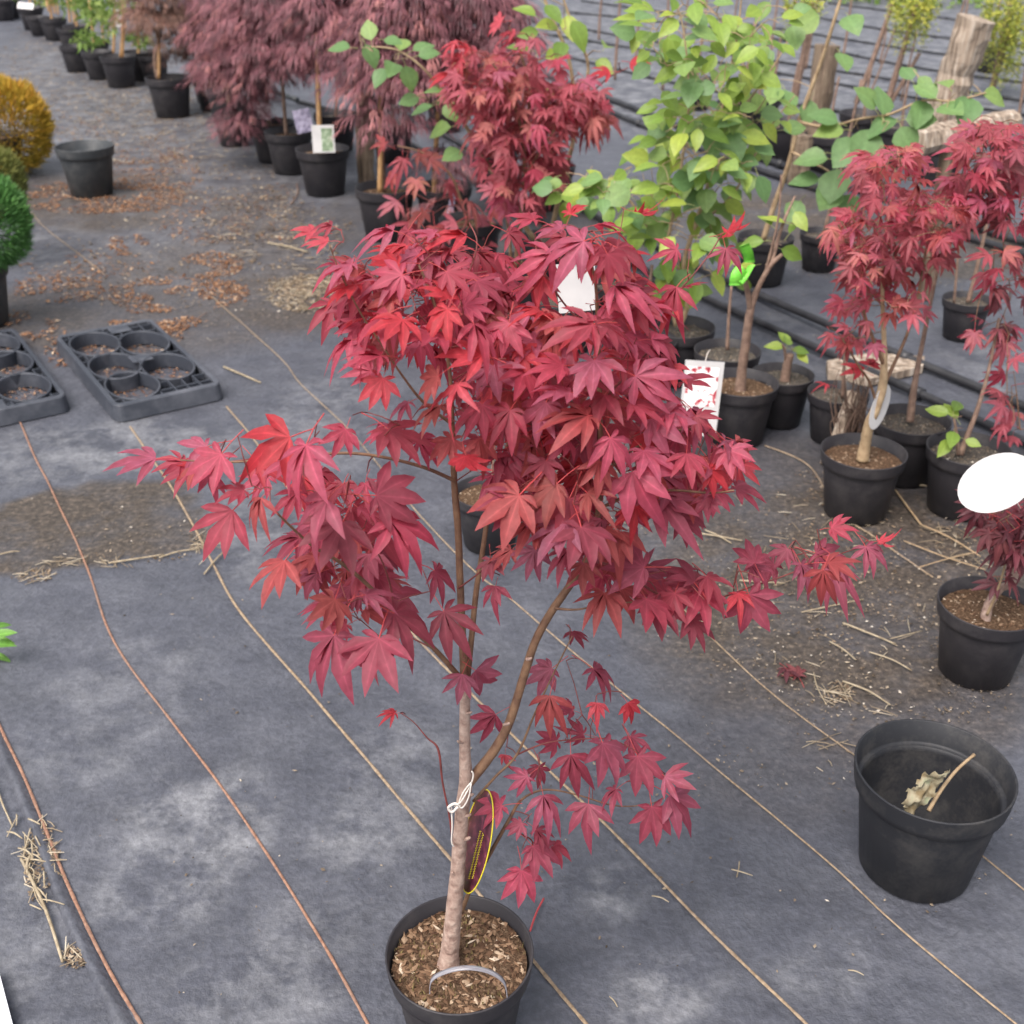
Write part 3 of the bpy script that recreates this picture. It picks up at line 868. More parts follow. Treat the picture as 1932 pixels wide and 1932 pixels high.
# (x, y, length, direction, offset in depth, kind) of the leaves one can tell apart
K = {'m': 'maple', 'h': 'maple_hot', 'r': 'maple_rust', 'd': 'maple_plum'}
LV = """294 865 92 160 -4 m;389 843 70 150 -2 m;417 857 85 128 -8 m;547 825 102 160 -8 h;577 840 105 85 -12 m;652 810 62 115 -8 m;492 940 55 95 -12 r;439 963 105 128 -12 m;460 925 58 140 -12 m
617 943 98 120 -14 m;647 985 108 105 -13 m;537 1058 95 95 -14 r;632 1131 75 120 -12 r;630 1199 118 112 -14 m;710 935 100 0 -10 m;738 984 112 38 -12 m;690 1122 68 340 -13 m;744 1157 108 20 -12 m;838 1154 90 60 -4 d
715 1205 116 88 -13 m;600 965 80 60 -8 m;560 930 60 110 -6 m;872 1272 55 110 -3 m;897 1265 60 40 -3 m;926 1055 46 75 -3 m;935 1106 46 100 -3 m;820 1077 66 30 -3 d;1140 1119 80 90 -4 r;1220 1131 85 105 -4 m
1215 1070 86 175 -4 m;1079 1192 42 90 12 m;1040 1262 58 150 14 m;1120 1262 66 40 14 m;935 1348 58 150 14 m;1037 1313 60 95 2 r;1127 1326 36 100 6 h;1184 1326 40 60 6 h;953 1424 26 90 4 h
1077 1424 68 85 3 m;1137 1402 85 80 3 m;995 1465 50 150 3 m;1017 1446 46 95 6 m;1025 1501 63 85 2 m;1110 1517 68 95 2 m;1203 1427 78 65 4 m;1255 1465 60 30 5 m;1263 1501 80 45 4 m;1230 1523 75 75 2 d
984 1553 36 130 4 d;1012 1566 42 60 4 d;1006 1597 66 65 4 m;1044 1597 44 40 5 m;984 1643 66 90 2 m;946 1520 58 160 3 m;1162 1490 45 120 5 d;1190 1390 50 60 7 m;1050 1398 45 170 6 m;1100 1385 45 190 8 m;1080 1340 40 170 10 m
745 1345 36 170 8 h;1310 1099 76 262 2 m;1320 1117 82 82 -1 m;1300 1165 75 75 1 d;1238 1140 76 60 -2 m;1423 1062 56 250 4 m;1418 1068 50 40 4 m;1511 1064 62 80 4 m;1571 1049 52 80 6 m;1634 1032 56 75 7 m;1659 1022 36 15 8 h
1569 996 50 15 6 m;1413 1122 88 60 2 m;1393 1120 46 80 3 h;1368 831 66 12 0 m;1373 849 62 55 -2 m;1295 856 70 90 -4 m;1388 919 66 20 -2 m;1333 939 46 85 0 m;1305 771 76 55 0 m;1265 766 66 90 -2 m;1248 946 82 65 -3 m;1283 974 62 40 0 d
1140 1060 50 60 3 r;962 774 76 110 -4 m;1109 784 95 155 -8 r;1152 827 82 75 -8 m;960 852 66 35 -2 d;1050 913 86 150 -8 r;1109 931 66 50 -8 r;1193 890 96 65 -6 m;1074 941 96 110 -8 m;974 939 86 130 -8 m;1003 984 72 100 -8 r
1066 988 95 112 -10 m;1097 995 96 94 -9 m;1172 1003 72 90 -2 r;1201 956 58 95 -6 h;1070 1040 60 100 -6 m;1009 1038 62 110 -6 m;964 1038 46 140 -4 r;1101 1062 60 90 -4 r
1101 455 98 165 4 m;1164 467 82 45 2 m;1125 424 56 340 8 m;1077 404 42 285 10 h;1203 400 48 20 10 h;1007 414 60 200 8 m;1101 462 44 90 2 r;1277 471 46 170 8 m;1372 437 52 15 10 h;1369 470 48 90 9 m;1276 542 68 120 4 m;1285 545 50 20 6 m;1262 575 50 110 4 h
1160 540 78 40 -1 m;1040 600 50 170 -2 r;1025 592 82 266 -3 h;1128 606 100 60 -4 m;1118 612 95 155 -4 m;1081 641 90 150 -3 m;1062 690 82 165 -4 m;1121 680 90 80 -4 m;1199 710 96 22 -2 m;1179 631 82 55 0 m;1190 760 80 60 -4 m;1140 745 85 110 -6 m;1232 660 60 20 2 m;1260 690 60 80 2 h
620 455 52 170 -2 h;626 426 34 185 0 m;593 437 46 183 0 h;664 498 66 165 -3 m;671 537 76 150 -4 h;742 435 66 185 4 m;879 445 72 170 8 h;789 480 72 180 4 m;752 498 60 160 2 h;846 563 62 250 -4 h;844 584 70 110 -6 h;732 592 96 165 -6 m
760 604 82 110 -8 h;820 628 84 115 -9 m;895 612 76 70 -6 m;909 671 86 162 -10 h;826 710 66 170 -8 r;864 726 86 125 -10 h;664 641 62 160 -4 m;718 671 72 140 -6 m;722 714 66 105 -7 h;703 524 60 190 0 m;742 533 72 190 0 m;801 533 82 170 0 m;879 533 82 160 2 m;742 563 62 170 -2 r
732 809 98 45 -6 m;735 807 60 290 -6 m;728 812 50 150 -6 m;828 766 62 95 -4 r;852 827 62 105 -5 r;879 860 66 92 -6 h;905 827 62 75 -4 r;910 764 72 95 -5 m;930 898 64 95 -3 m;979 935 104 130 -8 r;945 858 66 80 -1 d;790 830 60 30 -3 m
940 560 60 140 4 m;960 610 70 100 0 m;930 690 80 70 -4 m;990 700 80 120 -2 m;1010 640 80 150 0 m;960 740 80 80 -4 r;1030 760 85 110 -5 m;1075 740 80 140 -5 m;1000 830 70 80 -4 r;940 480 56 20 6 m;960 440 50 30 8 m;820 440 50 170 8 m;850 470 60 200 6 m;1040 480 70 160 5 m;1060 430 60 200 8 m
1215 580 70 20 3 m;1160 570 70 60 2 m;1230 790 80 40 -3 m;1215 850 80 70 -4 m;1290 720 60 30 2 m;1130 870 70 100 -6 r;1030 870 66 100 -4 d;1250 900 70 50 0 m;1340 880 60 60 -1 m;770 760 52 150 -2 m;690 600 60 170 0 h;640 500 46 150 0 m;790 650 70 140 -5 m;700 700 50 170 -3 m"""
for e in LV.replace('\n', ';').split(';'):
    a = e.split()
    px, py, s, an, dy = map(float, a[:5])
    kd_ = K[a[5]]
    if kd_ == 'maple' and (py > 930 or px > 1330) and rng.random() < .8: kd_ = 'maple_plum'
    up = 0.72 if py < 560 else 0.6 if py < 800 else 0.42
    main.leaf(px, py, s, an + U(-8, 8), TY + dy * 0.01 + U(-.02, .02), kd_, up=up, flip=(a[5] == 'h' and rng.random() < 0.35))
for (cx, cy, rx, ry, n) in ((800, 560, 140, 110, 16), (1110, 640, 130, 170, 22), (1110, 900, 140, 120, 20), (960, 760, 80, 110, 10), (660, 1040, 70, 90, 4)):
    for i in range(n):
        t, q = U(0, 6.28), math.sqrt(rng.random())
        px, py = cx + rx * q * math.cos(t), cy + ry * q * math.sin(t)
        a = math.degrees(math.atan2(1.0 + 0.6 * math.sin(t), math.cos(t) * 1.2)) + U(-30, 30)
        if ((px - 1092) / 52) ** 2 + ((py - 535) / 60) ** 2 < 1: continue
        main.leaf(px, py, U(58, 84), a, TY + U(0.05, 0.22), rng.choice(['maple', 'maple', 'maple', 'maple_rust', 'maple_plum', 'maple_hot']), up=0.6)
MASS = []
for (cx, cy, rx, ry, n) in ((790, 550, 170, 120, 60), (1110, 620, 150, 190, 70), (1110, 890, 160, 140, 50), (960, 740, 90, 130, 26), (660, 1000, 100, 120, 26), (680, 1150, 80, 70, 12), (1300, 860, 100, 80, 26), (400, 880, 110, 26, 6), (560, 890, 70, 40, 6), (1330, 1110, 110, 40, 8), (1520, 1060, 110, 26, 6), (1180, 1090, 90, 40, 6)):
    for i in range(n):
        t, q = U(0, 6.28), rng.random() ** .6
        px, py = cx + rx * q * math.cos(t), cy + ry * q * math.sin(t)
        a = math.degrees(math.atan2(0.9 + 0.6 * math.sin(t), math.cos(t) * 1.2)) + U(-40, 40)
        if ((px - 1092) / 60) ** 2 + ((py - 530) / 66) ** 2 < 1: continue
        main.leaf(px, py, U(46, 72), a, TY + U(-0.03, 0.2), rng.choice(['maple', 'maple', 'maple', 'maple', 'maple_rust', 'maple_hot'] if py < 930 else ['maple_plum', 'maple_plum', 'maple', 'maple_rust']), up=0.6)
mass_flush(main.root)
MASS = None
main.finish(M['twig'], 0.0008)

# moss tufts and roots on the soil of the front pot
def moss():
    mb = MB()
    for i in range(700):
        t = U(0, 6.28); r = 0.1 * math.sqrt(rng.random())
        if noise.noise(Vector((r * math.cos(t) * 22, r * math.sin(t) * 22, 0))) < 0.02: continue
        p = Vector((-0.078 + r * math.cos(t), TY + r * math.sin(t), 0.73 * 0.221 + 0.001))
        d = Vector((U(-.5, .5), U(-.5, .5), 1)).normalized() * U(.004, .011)
        s = Vector((U(-1, 1), U(-1, 1), 0)) * 0.0014
        mb.tri(p - s, p + s, p + d, 0, rng.random())
    part('moss', mb, M['moss'], main.root)['kind'] = 'stuff'
moss()

# ------------------------------------------------------------------ things on the front maple
def ribbon(mb, pts, w, side, m=0, thick=0.0006):
    """flat band along pts, side = direction of its width"""
    b = len(mb.v)
    for i, p in enumerate(pts):
        d = (pts[min(i + 1, len(pts) - 1)] - pts[max(i - 1, 0)]).normalized()
        s = (side - d * side.dot(d)).normalized() * w * 0.5
        n = d.cross(s).normalized() * thick
        mb.v += [p - s + n, p + s + n, p + s - n, p - s - n]
    for i in range(len(pts) - 1):
        k = b + 4 * i
        for q in range(4):
            q2 = (q + 1) % 4
            mb.face((k + q, k + q2, k + 4 + q2, k + 4 + q), m)
    mb.face((b, b + 1, b + 2, b + 3)); e = b + 4 * (len(pts) - 1)
    mb.face((e + 3, e + 2, e + 1, e))

def oval(mb, c, ax, ay, nrm, thick, n=36, m=0, notch=0):
    b = len(mb.v)
    for s in (1, -1):
        mb.v.append(c + nrm * thick * 0.5 * s)
        for k in range(n):
            t = 2 * math.pi * k / n
            mb.v.append(c + ax * math.cos(t) + ay * math.sin(t) + nrm * thick * 0.5 * s)
    for k in range(n):
        k2 = (k + 1) % n
        mb.face((b, b + 1 + k, b + 1 + k2), m)
        o = b + n + 1
        mb.face((o, o + 1 + k2, o + 1 + k), m)
        mb.face((b + 1 + k2, b + 1 + k, o + 1 + k, o + 1 + k2), m)

def trunk_tag():
    c = pt(900, 1588, TY + 0.03)
    t = thing('plant_tag', 'dark oval tag with yellow edge hanging behind the front maple trunk', 'tag', c)
    yaw = R(64)
    ax = Vector((math.cos(yaw), -math.sin(yaw), 0.16)).normalized()
    ay = Vector((0.32, 0.1, 1)).normalized()
    ay = (ay - ax * ay.dot(ax)).normalized()
    n = ax.cross(ay)
    if n.dot(TOCAM) < 0: n = -n
    a, b = 0.038, 0.080
    mb = MB(); oval(mb, c, ax * a, ay * b, n, 0.0012)
    m = noise_mat('tag_picture', [(0.3, (0.03, 0.008, 0.014)), (0.5, (0.075, 0.015, 0.03)), (0.68, (0.16, 0.03, 0.055)), (0.8, (0.3, 0.26, 0.24))], 90, 0.4, 0)
    part('card', mb, m, t)
    mb = MB()
    ring = [c + n * .0006 + ax * a * math.cos(2 * math.pi * k / 40) + ay * b * math.sin(2 * math.pi * k / 40) for k in range(41)]
    mb.tube(ring, [0.0010] * 41, 5, 0, False)
    part('border', mb, M['yellow'], t)
    for row, (o, l0, l1) in enumerate(((0.004, -0.058, 0.02), (0.013, -0.052, 0.022))):
        mb = MB()
        pts = []
        k = 0
        s = l0
        while s < l1:
            pts.append(c + ay * s + ax * (o + 0.0022 * (1 if k % 2 else -1) * U(0.6, 1.1)) + n * 0.001)
            s += 0.0019; k += 1
        mb.tube(pts, [0.0007] * len(pts), 4, 0)
        part('lettering', mb, M['yellow'], t)
trunk_tag()

def string_tie():
    c = pt(872, 1520, TY)
    t = thing('string_tie', 'white string knotted round the front maple trunk', 'string', c)
    mb = MB()
    def path(l, r=0.0011):
        mb.tube(densify([pt(*q) for q in l], 5), [r] * (5 * (len(l) - 1) + 1), 5)
    path([(857, 1522, TY - .02), (870, 1512, TY - .03), (888, 1480, TY - .022), (893, 1462, TY - .02), (890, 1455, TY - .02)])
    path([(889, 1478, TY - .025), (884, 1505, TY - .027), (872, 1524, TY - .027), (866, 1515, TY - .027), (876, 1492, TY - .027), (889, 1476, TY - .024)])
    path([(852, 1524, TY - .018), (853, 1560, TY - .02), (852, 1588, TY - .02), (856, 1597, TY - .018)])
    path([(868, 1520, TY - .026), (858, 1516, TY - .026), (846, 1524, TY - .024), (853, 1532, TY - .024), (864, 1522, TY - .026)], 0.002)
    part('cord', mb, M['string'], t)
string_tie()

def hoop():
    pts = densify([pt(811, 1872, 1.135), pt(815, 1848, 1.138), pt(845, 1832, 1.14), (pt(885, 1826, 1.14)), pt(925, 1834, 1.14), pt(951, 1853, 1.138), pt(957, 1880, 1.135)], 6)
    t = thing('plastic_hoop', 'clear grey plastic hoop stuck in the soil of the front pot', 'hoop', (-0.066, 1.14, 0.16))
    mb = MB(); ribbon(mb, pts, 0.0075, Vector((0, 1, 0.15)))
    m, nt, b = new_mat('clear_plastic')
    b.inputs['Base Color'].default_value = (0.28, 0.27, 0.3, 1); b.inputs['Roughness'].default_value = 0.25
    b.inputs['Transmission Weight'].default_value = 0.35
    part('band', mb, m, t)
hoop()
def stalk_on_ground():
    mb = MB(); P = [gr(1000, 1757, .004), gr(1012, 1722, .006), gr(1026, 1695, .004)]
    mb.tube(densify(P, 4), [0.0018] * 9, 5)
    tag(part('fallen_petiole', mb, M['stalk'], None, True, P[0]), 'bright red leaf stalk lying behind the front pot', 'leaf stalk')
stalk_on_ground()

# ------------------------------------------------------------------ empty pots
def empty_pot(x, y, D, label, mat, group=None, tilt=(0, 0)):
    o = link(bpy.data.objects.new('empty_pot', POT[mat][0]))
    o.location = (x, y, 0.001); o.scale = (D,) * 3; o.rotation_euler = (tilt[0], tilt[1], U(0, 6))
    child('rim', POT[mat][1], o)
    return tag(o, label, 'pot', group)
empty_pot(0.732, 1.567, 0.271, 'large empty black pot standing open at the right front', 'pot_dusty')
empty_pot(-2.30, 6.493, 0.308, 'empty grey-black pot alone in the brown litter at upper left', 'pot_grey')

def dry_leaf():
    base = Vector((0.735, 1.53, 0.125))
    t = thing('dry_leaf', 'curled pale dead leaf on its stalk inside the large empty pot', 'dead leaf', base)
    mb = MB()
    a0 = pt(1738, 1505, 1.50); a1 = pt(1765, 1490, 1.52)
    for j in range(2):
        c = a0.lerp(a1, j * 0.8) + Vector((0, 0.012 * j, 0))
        N = 12
        g = {}
        for i in range(N + 1):
            for k in range(N + 1):
                uu, vv = (i / N - .5) * 2, (k / N - .5) * 2
                if uu * uu * 1.5 + vv * vv > 1.0 + .25 * noise.noise(Vector((uu * 2, vv * 2, j))): continue
                q = Vector((uu * 2.1, vv * 2.1, j * 7))
                p = c + Vector((uu * .027 + vv * .018, .016 * noise.noise(q) + .016 * uu * uu + .009 * noise.noise(q * 2.3), vv * .042 + .007 * noise.noise(q + Vector((9, 0, 0)))))
                g[i, k] = len(mb.v); mb.v.append(p)
        for i in range(N):
            for k in range(N):
                ids = [g.get(z) for z in ((i, k), (i + 1, k), (i + 1, k + 1), (i, k + 1))]
                if None not in ids: mb.face(tuple(ids))
    m = noise_mat('dead_leaf', [(0.35, (0.2, 0.15, 0.08)), (0.55, (0.36, 0.32, 0.22)), (0.7, (0.26, 0.29, 0.18))], 45, 0.8, 0.3)
    part('blade', mb, m, t)
    mb = MB()
    P = densify([pt(1752, 1530, 1.50), pt(1776, 1490, 1.53), pt(1806, 1452, 1.57), pt(1838, 1424, 1.60)], 4)
    mb.tube(P, [0.004, .0038, .0036, .0034, .0034, .0032, .003, .003, .003, .0028, .0028, .0026, .0034], 6)
    part('stalk', mb, M['stem_tan'], t)
dry_leaf()

# ------------------------------------------------------------------ six-pot carry trays
def tray_parts():
    """unit: metres; long side along y"""
    W, Lh, H = 0.295, 0.41, 0.052
    fr = MB()
    w, l, th = W / 2, Lh / 2, 0.011
    def wall(x0, y0, x1, y1, z0, z1, t):
        c = Vector(((x0 + x1) / 2, (y0 + y1) / 2, (z0 + z1) / 2))
        d = Vector((x1 - x0, y1 - y0, 0)); n = Vector((-d.y, d.x, 0)).normalized()
        fr.box(c, d * 0.5, n * t * .5, Vector((0, 0, (z1 - z0) / 2)))
    # rounded outer skirt with a flat top rim
    rc = 0.02
    ring = []
    for (cx, cy, a0) in ((w - rc, l - rc, 0), (-w + rc, l - rc, 90), (-w + rc, -l + rc, 180), (w - rc, -l + rc, 270)):
        for k in range(6):
            t = R(a0 + 18 * k)
            ring.append((cx, cy, math.cos(t), math.sin(t)))
    prof = [(rc + 0.008, 0.0), (rc + 0.002, H - 0.003), (rc, H), (rc - th, H), (rc - th - .001, H - 0.004), (rc - th + 0.002, 0.004)]
    n = len(ring)
    for (r_, z) in prof:
        for (cx, cy, a, b) in ring:
            fr.v.append(Vector((cx + a * r_, cy + b * r_, z)))
    for i in range(len(prof) - 1):
        for k in range(n):
            k2 = (k + 1) % n
            fr.face((i * n + k, i * n + k2, (i + 1) * n + k2, (i + 1) * n + k))
    cups = [(-w + 0.084, l - 0.084), (-w + 0.084, -0.015), (-w + 0.084, -l + 0.084 - .003), (w - 0.083, l - 0.13), (w - 0.083, -0.07)]
    return fr, cups, (w, l, H)
TRAY_FRAME, TRAY_CUPS, (TW, TL, TH) = tray_parts()
tray_frame_me = TRAY_FRAME.mesh('tray_frame', [M['tray']], False)
cup_mb = MB(); cup_mb.lathe([(0.0695, 0.002), (0.0715, TH - 0.003), (0.072, TH + 0.001), (0.0675, TH + 0.001), (0.0672, TH - 0.004), (0.066, 0.003)], 36)
cup_me = cup_mb.mesh('tray_cup', [M['tray']])
def rib_list():
    out = []
    # long and cross ribs clipped where cups stand
    for y in [-0.17, -0.135, -0.1, -0.065, -0.03, 0.005, 0.04, 0.075, 0.11, 0.145, 0.18]:
        xs_ = [-TW + 0.012 + k * 0.005 for k in range(int((2 * TW - 0.024) / 0.005) + 1)]
        run = []
        for x in xs_ + [99]:
            ok = x < 9 and all((x - cx) ** 2 + (y - cy) ** 2 > 0.073 ** 2 for cx, cy in TRAY_CUPS)
            if ok: run.append(x)
            else:
                if len(run) > 2: out.append((run[0], y, run[-1], y))
                run = []
    for x in [-0.115, -0.05, -0.012, 0.03, 0.065, 0.1]:
        run = []
        for k in range(90):
            y = -TL + 0.012 + k * 0.0044
            ok = y < TL - 0.012 and all((x - cx) ** 2 + (y - cy) ** 2 > 0.073 ** 2 for cx, cy in TRAY_CUPS)
            if ok: run.append(y)
            else:
                if len(run) > 2: out.append((x, run[0], x, run[-1]))
                run = []
    return out
RIBS = rib_list()
def make_tray(loc, rz, label):
    t = thing('carry_tray', label, 'tray', loc)
    t.rotation_euler.z = rz
    child('frame', tray_frame_me, t)
    for cx, cy in TRAY_CUPS:
        child('cup', cup_me, t, (cx, cy, 0))
    for i, (x0, y0, x1, y1) in enumerate(RIBS):
        mb = MB()
        c = Vector(((x0 + x1) / 2, (y0 + y1) / 2, 0)); d = Vector((x1 - x0, y1 - y0, 0)); nn = Vector((-d.y, d.x, 0)).normalized()
        long = abs(d.y) > abs(d.x)
        top = TH - 0.002 if long else TH - 0.005
        mb.box(Vector((0, 0, top - 0.009)), d * .5, nn * 0.0017, Vector((0, 0, 0.009)))
        child('rib', mb.mesh('rib', [M['tray']], False), t, c)
    mb = MB(); mb.box(Vector((0, 0, 0)), Vector((0.03, 0, 0)), Vector((0, 0.018, 0)), Vector((0, 0, 0.002)))
    child('bridge', mb.mesh('bridge', [M['tray']], False), t, (0.018, 0.0, TH - 0.003))
    child('bridge', mb.mesh('bridge', [M['tray']], False), t, (0.035, TL - 0.028, TH - 0.003))
    mb = MB()
    for i in range(700):
        cx, cy = rng.choice(TRAY_CUPS); r = 0.064 * math.sqrt(rng.random()); a = U(0, 6.28)
        flake(mb, Vector((cx + r * math.cos(a), cy + r * math.sin(a), 0.003)), U(.004, .012))
    s = child('litter', mb.mesh('litter', [M['brown']], False), t); s['kind'] = 'stuff'
    return t
fl, fr_ = gr(220, 802), gr(431, 767)
br_, bl_ = gr(290, 604, TH), gr(99, 631, TH)
tc = (gr(214, 763, TH) + gr(421, 728, TH) + br_ + bl_) / 4
dirv = (br_ + bl_) / 2 - (gr(214, 763, TH) + gr(421, 728, TH)) / 2
rz_t = math.atan2(-dirv.x, dirv.y)
t1 = make_tray((tc.x, tc.y, 0.001), rz_t, 'black carry tray with round cups and nobody else on it, the fully visible one')
t1['label'] = 'black plastic carry tray with five round cups, the wholly visible one of two'
side = gr(421, 728, TH) - gr(214, 763, TH)
sc = side.length / (2 * TW); sl = dirv.length / (2 * TL)
t1.scale = (sc, sl, 1)
cr = gr(128, 751, TH); 
cdir = dirv.normalized(); sdir = side.normalized()
c2 = cr - sdir * (side.length / 2) + cdir * (dirv.length / 2)
t2 = make_tray((c2.x, c2.y, 0.001), rz_t + math.pi, 'black plastic carry tray cut off by the left picture edge')
t2.scale = (sc, sl, 1)

# ------------------------------------------------------------------ cards and tags
def card(name, label, px, py, Y, wpx, hpx, roll=0, yaw=0, lean=0.2, mat='card', cat='tag', shape='rect', loop=None, extra=None):
    c = pt(px, py, Y)
    k = depth(c) / FOC
    n = Vector((math.sin(R(yaw)), -math.cos(R(yaw)) * math.cos(lean), math.sin(lean))).normalized()
    ax = n.cross(Vector((0, 0, 1))).normalized() * -1
    ay = n.cross(ax).normalized()
    if ay.z < 0: ay = -ay
    cr_, sr_ = math.cos(R(roll)), math.sin(R(roll))
    ax, ay = ax * cr_ + ay * sr_, ay * cr_ - ax * sr_
    t = thing(name, label, cat, c)
    mb = MB()
    hx, hy = ax * wpx * .5 * k, ay * hpx * .5 * k
    if shape == 'rect':
        mb.box(c, hx, hy, n * 0.0006)
    else:
        oval(mb, c, hx, hy, n, 0.0012)
    part('card', mb, M[mat] if isinstance(mat, str) else mat, t, False)
    if extra:
        for (u0, v0, u1, v1, m2) in extra:
            mb = MB()
            mb.box(c + hx * (u0 + u1) + hy * (v0 + v1) + n * 0.0012, hx * abs(u1 - u0), hy * abs(v1 - v0), n * 0.0004)
            part('print', mb, m2, t, False)
    if loop:
        mb = MB()
        e = pt(*loop)
        s = c + hy * 0.98
        mb.tube(densify([s, s.lerp(e, .5) + Vector((0, 0, .01)), e], 4), [0.0012] * 9, 5)
        part('loop', mb, M['string'], t)
    return t
red_print = noise_mat('red_leaf_picture', [(0.53, (0.85, 0.83, 0.82)), (0.56, (0.45, 0.05, 0.07)), (0.68, (0.3, 0.02, 0.04))], 38, 0.35, 0, 0, 0.4, 6)
green_print = noise_mat('green_picture', [(0.3, (0.10, 0.16, 0.09)), (0.5, (0.24, 0.32, 0.2)), (0.7, (0.6, 0.66, 0.55))], 35, 0.4, 0)
lilac_print = noise_mat('lilac_picture', [(0.35, (0.16, 0.14, 0.22)), (0.5, (0.42, 0.38, 0.52)), (0.7, (0.62, 0.58, 0.7))], 40, 0.35, 0)
pink_print = noise_mat('pink_picture', [(0.4, (0.5, 0.3, 0.34)), (0.6, (0.8, 0.68, 0.72))], 40, 0.35, 0)
card('plant_tag', 'tall white tag with red leaf picture leaning beside the front maple crown', 1322, 752, 3.22, 78, 142, -8, 12, 0.25, 'card', loop=(1340, 660, 3.3), extra=[(-.42, -.1, .38, .42, red_print)])
card('plant_tag', 'white square tag showing between the crimson leaves of the front maple', 1088, 542, 1.75, 74, 92, 4, 5, 0.2, 'card', loop=(1092, 470, 1.5))
card('plant_tag', 'round white tag at the right edge above the bent dwarf maple', 1880, 911, 1.99, 150, 104, 28, -5, 0.5, 'card', shape='oval', loop=(1925, 960, 2.1))
card('plant_tag', 'narrow grey-white oval tag tied to the trunk of the right red maple', 1660, 768, 2.87, 48, 88, -24, 35, 0.1, 'card', shape='oval', loop=(1652, 720, 2.9))
card('plant_tag', 'white and green picture tag on the front bamboo-staked pot', 610, 262, 6.33, 42, 50, 1, 0, 0.15, 'card', extra=[(-.08, -.44, .42, .38, green_print)])
card('plant_tag', 'lilac picture tag next to the tan stem, left of the white and green tag', 572, 228, 6.75, 32, 42, 10, 8, 0.1, lilac_print)
card('plant_tag', 'small pink and white tag behind the weeping purple leaves', 490, 209, 7.2, 42, 30, -4, 0, 0.1, pink_print)
card('plant_tag', 'narrow lilac tag in the pot left of the front maple top', 851, 391, 5.45, 14, 52, -18, 40, 0.1, lilac_print)
card('plant_tag', 'small white tag just above the crimson leaf tips', 887, 428, 5.3, 22, 28, -18, 0, 0.2, 'card')
card('plant_tag', 'pale green card with a white border at the top left edge', 163, 10, 12.0, 22, 34, 2, 0, 0.1, green_print)
card('plant_tag', 'tall white card leaning behind the tan canes at the top left', 216, 18, 10.4, 18, 62, 10, 0, 0.1, 'card')
card('plant_tag', 'white label lying across a pot in the top left corner', 48, 11, 13.2, 30, 12, -5, 0, 0.6, 'card')

# ------------------------------------------------------------------ the other maples
def cloud(plant, ells, size, kind, y0, y1, up=0.6, spread=55):
    for (cx, cy, rx, ry, n) in ells:
        for i in range(n):
            t, q = U(0, 6.28), rng.random() ** 0.45
            px, py = cx + rx * q * math.cos(t), cy + ry * q * math.sin(t)
            a = math.degrees(math.atan2(0.9 + 0.7 * math.sin(t), math.cos(t) * 1.3)) + U(-spread, spread)
            k = kind if isinstance(kind, str) else rng.choice(kind)
            plant.leaf(px, py, size * U(0.75, 1.2), a, U(y0, y1), k, up=up)

back = Plant('potted_maple', 'red maple right behind the front maple, its crown rising above it', 'potted tree', 0.029, 4.575, None, 0.25)
back.limb([(975, 505, 12, 4.57), (978, 450, 11, 4.55), (985, 400, 10, 4.52), (990, 330, 8, 4.5), (985, 250, 7, 4.45), (960, 170, 5, 4.4), (930, 120, 4, 4.38)], M['bark_up'], 'trunk')
back.limb([(965, 500, 7, 4.6), (960, 440, 6, 4.6), (950, 380, 5, 4.6), (930, 320, 4, 4.55), (900, 280, 3, 4.5)], M['bark_up'])
back.limb([(990, 330, 6, 4.5), (1030, 270, 5, 4.5), (1070, 210, 4, 4.55), (1100, 170, 3, 4.6)], M['bark_up'])
back.limb([(985, 250, 5, 4.45), (1000, 180, 4, 4.5), (985, 110, 4, 4.5), (960, 50, 3, 4.5)], M['bark_up'])
back.limb([(1070, 210, 4, 4.55), (1110, 180, 3, 4.5), (1150, 145, 3, 4.5), (1185, 128, 2, 4.5)], M['twig'])
cloud(back, [(905, 150, 60, 60, 34), (980, 200, 100, 60, 60), (1080, 200, 70, 45, 34), (980, 290, 80, 55, 42), (985, 350, 60, 45, 26), (1000, 110, 60, 40, 16)], 34, ['maple_far', 'maple_far', 'maple_far', 'maple'], 4.25, 4.75, 0.55)
MASS = []
cloud(back, [(905, 150, 65, 65, 40), (980, 210, 110, 65, 60), (1080, 210, 70, 50, 30), (985, 310, 80, 75, 50)], 32, 'maple_far', 4.3, 4.8, 0.55)
mass_flush(back.root); MASS = None
for (px, py, s, a, k) in ((860, 80, 40, 190, 'maple_hot'), (885, 92, 44, 170, 'maple_hot'), (850, 140, 44, 175, 'maple_hot'), (870, 110, 44, 160, 'maple_hot'), (945, 42, 38, 200, 'maple_hot'), (972, 60, 36, 180, 'maple_hot'), (985, 75, 40, 170, 'maple'), (1000, 105, 40, 140, 'maple_hot'), (1040, 115, 44, 120, 'maple'), (1150, 135, 40, 160, 'maple_hot'), (1190, 118, 38, 20, 'maple_hot'), (1105, 150, 40, 60, 'maple')):
    back.leaf(px, py, s, a, U(4.35, 4.55), k)
back.finish(M['twig'], 0.002)

